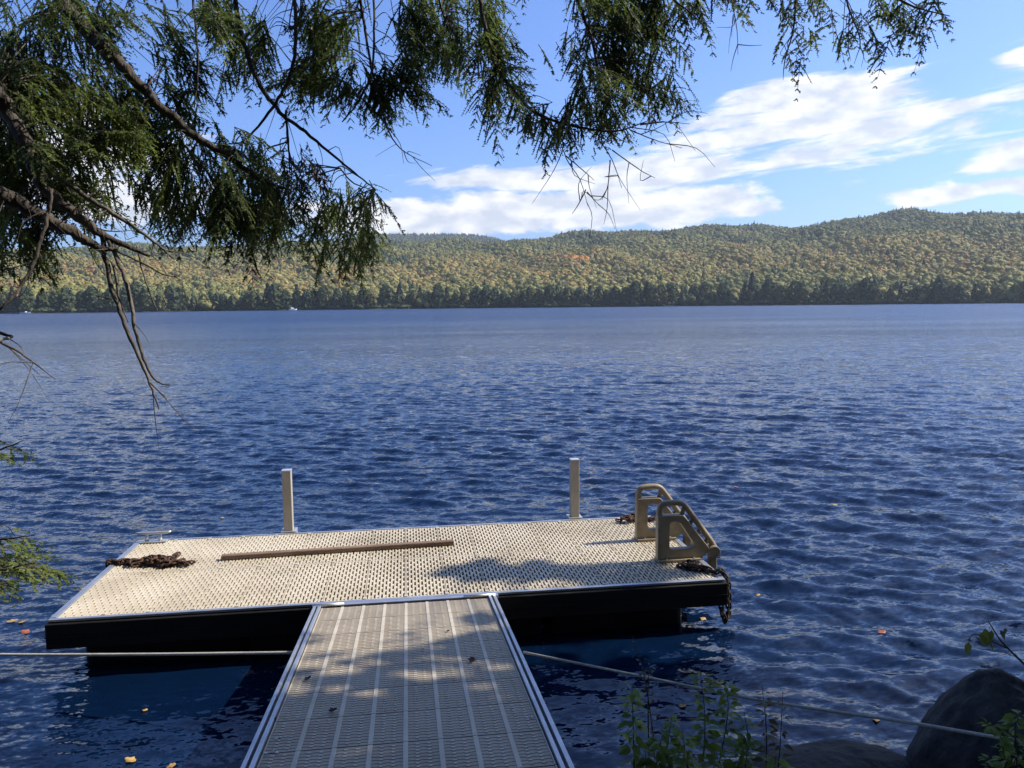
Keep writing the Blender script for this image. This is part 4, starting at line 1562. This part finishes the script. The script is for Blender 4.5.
    # bare twigs below it
    for pts in ([(556, 128, 4.1), (566, 158, 4.1), (580, 180, 4.1), (588, 206, 4.1)], [(598, 138, 4.1), (612, 160, 4.1), (622, 188, 4.1)], [(566, 156, 4.1), (585, 172, 4.1), (594, 180, 4.1)],
                [(586, 190, 4.1), (578, 205, 4.1), (572, 214, 4.1)], [(587, 192, 4.1), (600, 206, 4.1)], [(630, 130, 4.1), (655, 140, 4.1), (682, 148, 4.1)], [(640, 125, 4.1), (665, 122, 4.1), (690, 124, 4.1)],
                [(612, 150, 4.1), (640, 170, 4.1), (655, 178, 4.1)], [(610, 160, 4.1), (608, 185, 4.1), (602, 200, 4.1)]):
        grow_limb(tree, pts, list(np.linspace(.0036, .0012, len(pts))), [], mat='twig', g=g, extra_twigs=2)
    # right-hand sprigs hanging from the overhead limb
    grow_limb(tree, [(640, -45, 4.0), (665, -8, 4.0), (690, 12, 4.0), (704, 26, 4.0)], [.007, .006, .004, .002], [(662, 2, 26, 14, 4.0, 24), (690, 14, 18, 14, 4.0, 16), (725, -4, 26, 10, 4.0, 12)], g=g, spray_len=.2)
    grow_limb(tree, [(728, -45, 4.0), (732, 0, 4.0), (737, 30, 4.0), (738, 55, 4.0)], [.004, .003, .002, .001], [(740, 2, 20, 7, 4.0, 5)], mat='twig', g=g, extra_twigs=9, spray_len=.14)
    grow_limb(tree, [(790, -45, 4.0), (795, -5, 4.0), (793, 30, 4.0), (785, 60, 4.0), (783, 80, 4.0)], [.006, .005, .004, .003, .001], [(792, 20, 10, 22, 4.0, 6), (786, 64, 9, 16, 4.0, 9), (815, 25, 14, 22, 4.0, 5), (772, 2, 22, 12, 4.0, 14), (825, 2, 26, 12, 4.0, 14)], g=g, extra_twigs=8, spray_len=.13)
    grow_limb(tree, [(840, -35, 3.95), (848, 5, 3.95), (860, 40, 3.95), (854, 64, 3.95)], [.006, .005, .003, .001], [(855, 45, 10, 18, 3.95, 9), (868, 30, 14, 18, 3.95, 9), (838, 12, 24, 14, 3.95, 10)], g=g, extra_twigs=6, spray_len=.14)
    grow_limb(tree, [(870, -28, 3.9), (900, 0, 3.9), (925, 10, 3.9), (950, 16, 3.9)], [.007, .006, .004, .002], [(900, 12, 24, 12, 3.9, 24), (925, 14, 14, 8, 3.9, 14), (895, 34, 10, 14, 3.9, 9)], g=g, spray_len=.16)
    # the low boughs at the left edge
    grow_limb(tree, [(-60, 580, 3.0), (-25, 574, 3.0), (10, 568, 3.0), (35, 562, 3.0)], [.009, .008, .005, .002], [(5, 570, 24, 9, 3.0, 30), (40, 562, 14, 5, 3.0, 14), (-12, 582, 16, 10, 3.0, 12)], needle='needle_pale', g=g, spray_len=.12,
              pre=[tz(1.9), (-2.6, 1.9, 1.75)], lean=(1.6, .2, -.1))
    grow_limb(tree, [(-60, 545, 2.9), (-20, 541, 2.9), (10, 538, 2.9), (35, 535, 2.9)], [.007, .006, .004, .002], [(8, 541, 24, 6, 2.9, 12)], g=g, spray_len=.11, pre=[tz(2.0), (-2.6, 1.7, 1.85)], lean=(1.6, .2, -.1))
    grow_limb(tree, [(-50, 462, 3.0), (-15, 454, 3.0), (10, 446, 3.0), (24, 440, 3.0)], [.006, .005, .003, .0015], [(3, 450, 15, 7, 3.0, 9)], g=g, spray_len=.12, pre=[tz(2.4), (-2.6, 1.8, 2.3)], lean=(1.6, .2, -.1))


build_hemlock()


# ------------------------------------------------------------------ tree on the right bank (throws the shade)
def build_bank_tree():
    g = np.random.default_rng(33)
    tx, ty = 6.6, 2.0
    tree = thing('bank_tree', 'leafy tree on the right bank throwing dappled shade on the gangway', 'tree', (tx, ty, .5))
    MB().tube([(tx, ty, .2), (tx, ty, 2.5), (tx - .1, ty + .1, 5.5), (tx, ty, 9)], [.26, .2, .15, .05], 12).build('trunk', MAT['bark'], tree, True)
    wood = MB()
    clumps = []

    def aim(x, y, z, t, rad, n):
        c = np.array([x, y, z]) + SUN_DIR * t
        clumps.append((c, rad, n))
    # shade on the near gangway and the bank, thinning out towards the dock
    for _ in range(46):
        y = -1.0 + 3.95 * g.random()
        x = -.7 + 3.4 * g.random()
        aim(x, y, .6, (5.0 + 4.5 * g.random()), .42 + .25 * g.random(), 70)
    for _ in range(16):
        aim(-.65 + 1.3 * g.random(), 2.2 + 1.15 * g.random(), .6, 5.5 + 4 * g.random(), .26, 44)
    for (x, y, rad) in ((.35, 4.05, .10), (.48, 4.3, .09), (.5, 4.62, .07), (.25, 4.08, .06), (-.5, 3.4, .16), (-.1, 3.42, .16), (.45, 3.5, .14), (-.3, 3.2, .2), (.2, 3.15, .2)):
        aim(x, y, .5, 6.5 + 2.5 * g.random(), rad, int(60 * rad / .25) + 8)
    for k in range(20):
        # broad soft patch over the right of the platform, thrown from high in the crown
        u = k / 19
        aim(.45 + 1.32 * u + g.normal(0, .05), 5.74 - .36 * u + g.normal(0, .07), DZ, 9.0 + 3.5 * g.random(), .13, 16)
    for _ in range(26):
        aim(.75 + 1.5 * g.random(), 3.5 + 1.25 * g.random(), .05, 6.5 + 3 * g.random(), .28, 45)
    for _ in range(46):
        y = 1.6 + 2.3 * g.random()
        x = 1.2 + 2.4 * g.random()
        aim(x, y, .2, 3.4 + 3.2 * g.random(), .38 + .2 * g.random(), 60)
    for _ in range(26):
        c = np.array([tx + g.normal(0, 1.5), ty + g.normal(0, 1.4), 6.2 + 2.2 * g.random()])
        clumps.append((c, .7, 60))
    quads = []
    for c, rad, n in clumps:
        if math.degrees(math.atan2(c[0], c[1])) < 47 + 12 * rad:      # keep the crown on the bank side
            continue
        root = np.array([tx, ty, min(8.5, max(2.0, c[2] - .4 - .25 * np.hypot(c[0] - tx, c[1] - ty)))])
        mid = (root + c) / 2 + np.array([0, 0, .25])
        wood.tube(catmull([root, mid, c], 4), np.linspace(.03, .004, 9), 5, caps=False)
        P = c + g.normal(0, rad * .55, (n, 3))
        nr = g.normal(0, 1, (n, 3)); nr /= np.linalg.norm(nr, axis=1, keepdims=True)
        a = np.cross(nr, g.normal(0, 1, (n, 3))); a /= np.linalg.norm(a, axis=1, keepdims=True)
        b = np.cross(nr, a)
        s = .055 + .05 * g.random((n, 1))
        quads.append(np.stack([P - a * s * 1.4, P - b * s, P + a * s * 1.4, P + b * s], 1).reshape(-1, 3))
    lo = wood.build('limbs', MAT['bark'], tree, True)
    quad_mesh('crown', np.concatenate(quads), 4, MAT['needle'], tree)


build_bank_tree()


def build_bank_woods():
    g = np.random.default_rng(44)
    P = []
    while len(P) < 230:
        x, y = g.uniform(-16, 17), g.uniform(-11, -2.5)
        P.append((x, y, g.uniform(1.5, 13)))
    for _ in range(130):      # unseen boughs added overhead to cut sky light on the near gangway
        P.append((g.uniform(-5, 6), g.uniform(-2.5, .9), g.uniform(5.2, 9)))
    P = np.array(P)
    n = 34
    C = (P[:, None, :] + g.normal(0, .75, (len(P), n, 3))).reshape(-1, 3)
    nr = g.normal(0, 1, C.shape); nr /= np.linalg.norm(nr, axis=1, keepdims=True)
    a = np.cross(nr, g.normal(0, 1, C.shape)); a /= np.linalg.norm(a, axis=1, keepdims=True)
    b = np.cross(nr, a); sc = .22 + .2 * g.random((len(C), 1))
    v = np.stack([C - a * sc * 1.3, C - b * sc, C + a * sc * 1.3, C + b * sc], 1).reshape(-1, 3)
    o = quad_mesh('bank_woods', v, 4, MAT['needle'])
    tag(o, 'dense woods on the bank behind the gangway', None, None, 'stuff')


build_bank_woods()


# ------------------------------------------------------------------ weeds on the bank
def leaf_blade(o, d, size, g, fold=.2):
    d = d / np.linalg.norm(d)
    w = np.cross(d, [0, 0, 1.0] + g.normal(0, .4, 3)); w /= np.linalg.norm(w) + 1e-9
    n = np.cross(w, d)
    hw = size * .24
    p = [o, o + d * size * .3 + w * hw + n * fold * hw, o + d * size * .65 + w * hw * .8 + n * fold * hw - n * size * .05, o + d * size - n * size * .14,
         o + d * size * .65 - w * hw * .8 + n * fold * hw - n * size * .05, o + d * size * .3 - w * hw + n * fold * hw, o + d * size * .5 - n * size * .02]
    return p, [(0, 1, 6), (1, 2, 6), (2, 3, 6), (3, 4, 6), (4, 5, 6), (5, 0, 6)]


def weed(name, label, stems, leaf_mat, leaf_size, g, dens=14, group='leafy weeds on the bank'):
    """stems: list of lists of (px, py, depth), bottom first"""
    p0 = at_d(*stems[0][0])
    root = thing(name, label, 'plant', p0, group)
    lf, lff = [], []
    for st in stems:
        pts = catmull([at_d(*q) for q in st], 6)
        MB().tube(pts, np.linspace(.0045, .0012, len(pts)), 5).build('stem', MAT['stem'], root, True)
        n = int(dens * 2.8)
        for i in range(n):
            t = .1 + .9 * (i + g.random()) / n
            o = pts[min(len(pts) - 1, int(t * (len(pts) - 1)))]
            a = i * 2.4 + g.random()
            d = np.array([math.cos(a), math.sin(a), .25 - .7 * g.random()])
            stub = o + d * .012
            v, f = leaf_blade(stub, d, leaf_size * (.55 + .7 * g.random()) * (1.1 - .45 * t), g)
            k = len(lf)
            lf += v
            lff += [tuple(c + k for c in q) for q in f]
    mesh_obj('leaves', np.array(lf), lff, leaf_mat, root, True)
    return root


g = np.random.default_rng(9)
weed('leafy_weed', 'leafy green weed nearest the gangway with one upright stem', [[(632, 850, 3.3), (634, 770, 3.3), (633, 720, 3.3), (632, 684, 3.3)], [(638, 850, 3.35), (655, 770, 3.3), (662, 735, 3.3)]], MAT['weed'], .075, g, 30)
weed('leafy_weed', 'tallest leafy weed in the middle of the clump, crossing the rope', [[(690, 850, 3.3), (702, 770, 3.3), (705, 720, 3.3), (700, 668, 3.3)], [(700, 850, 3.4), (718, 770, 3.4), (728, 710, 3.4), (724, 680, 3.4)], [(700, 850, 3.2), (688, 770, 3.2), (682, 730, 3.2)], [(706, 850, 3.3), (735, 775, 3.3), (745, 735, 3.3)]], MAT['weed'], .066, g, 30)
weed('leafy_weed', 'weed with a reddish brown top beside the flat rock', [[(760, 850, 3.3), (766, 770, 3.3), (766, 725, 3.3), (762, 686, 3.3)], [(764, 850, 3.35), (778, 770, 3.35), (783, 690, 3.35)]], MAT['weed_red'], .055, g, 24)
weed('leafy_weed', 'low broad leaved weed at the foot of the flat rock', [[(765, 870, 3.2), (772, 790, 3.2), (776, 755, 3.2)], [(770, 870, 3.2), (800, 800, 3.2), (800, 770, 3.2)]], MAT['weed'], .095, g, 12)
weed('leafy_weed', 'short bushy weed low between the two tallest weeds', [[(655, 860, 3.35), (662, 790, 3.35), (668, 742, 3.35), (672, 716, 3.35)], [(660, 860, 3.3), (676, 790, 3.3), (684, 752, 3.3)], [(655, 860, 3.3), (648, 790, 3.3), (645, 748, 3.3)]], MAT['weed'], .07, g, 22)
weed('leafy_weed', 'short bushy weed between the tallest weed and the reddish one', [[(735, 860, 3.35), (742, 790, 3.35), (748, 742, 3.35), (744, 712, 3.35)], [(730, 860, 3.3), (722, 790, 3.3), (716, 748, 3.3)]], MAT['weed'], .065, g, 22)
weed('bare_weed', 'dry thin weed stalk standing before the dark dock shadow', [[(652, 850, 3.5), (655, 760, 3.5), (645, 680, 3.5), (632, 636, 3.5)], [(650, 800, 3.5), (648, 700, 3.5), (650, 660, 3.5)]], MAT['weed_red'], .03, g, 9)
weed('fern_plant', 'ferny green plant growing against the boulder', [[(1010, 860, 3.0), (1008, 790, 3.0), (1000, 735, 3.0), (985, 722, 3.0)], [(1015, 860, 3.0), (1018, 790, 3.0), (1015, 730, 3.0), (1020, 712, 3.0)], [(1020, 860, 3.0), (1040, 790, 3.0), (1035, 735, 3.0)], [(1012, 860, 2.95), (1000, 800, 2.95), (988, 752, 2.95)], [(1015, 860, 3.0), (1010, 790, 3.0), (1018, 748, 3.0)]], MAT['weed'], .06, g, 26)


def sapling():
    root = thing('sapling', 'thin bare sapling twig with few yellow green leaves above the boulder', 'plant', at_d(1120, 760, 3.2))
    m = MB()
    pts = catmull([at_d(1120, 760, 3.2), at_d(1060, 700, 3.2), at_d(1024, 664, 3.2), at_d(1002, 642, 3.2), at_d(988, 621, 3.2)], 5)
    m.tube(pts, np.linspace(.008, .002, len(pts)), 6)
    pts2 = catmull([at_d(1006, 648, 3.2), at_d(990, 640, 3.2), at_d(975, 634, 3.2), at_d(968, 640, 3.2)], 4)
    m.tube(pts2, np.linspace(.003, .0012, len(pts2)), 5)
    m.build('stem', MAT['stem'], root, True)
    lf, ff = [], []
    for px, py, s in ((985, 628, .075), (980, 632, .06), (992, 630, .05), (969, 642, .055), (976, 640, .035), (988, 640, .045)):
        o = at_d(px, py, 3.2)
        v, f = leaf_blade(o, np.array([g.normal(0, .5), -.3, -.8]), s, g)
        k = len(lf); lf += v; ff += [tuple(c + k for c in q) for q in f]
    mesh_obj('leaves', np.array(lf), ff, leaf_material('sapling_leaf', (.16, .19, .035), (.24, .26, .05), 20, .45), root, True)
    lf, ff = [], []
    for px, py, s in ((1000, 630, .04), (1006, 628, .03), (975, 637, .03)):
        o = at_d(px, py, 3.2)
        v, f = leaf_blade(o, np.array([g.normal(0, .5), -.3, -.5]), s, g)
        k = len(lf); lf += v; ff += [tuple(c + k for c in q) for q in f]
    mesh_obj('dry_leaves', np.array(lf), ff, MAT['weed_red'], root, True)


sapling()
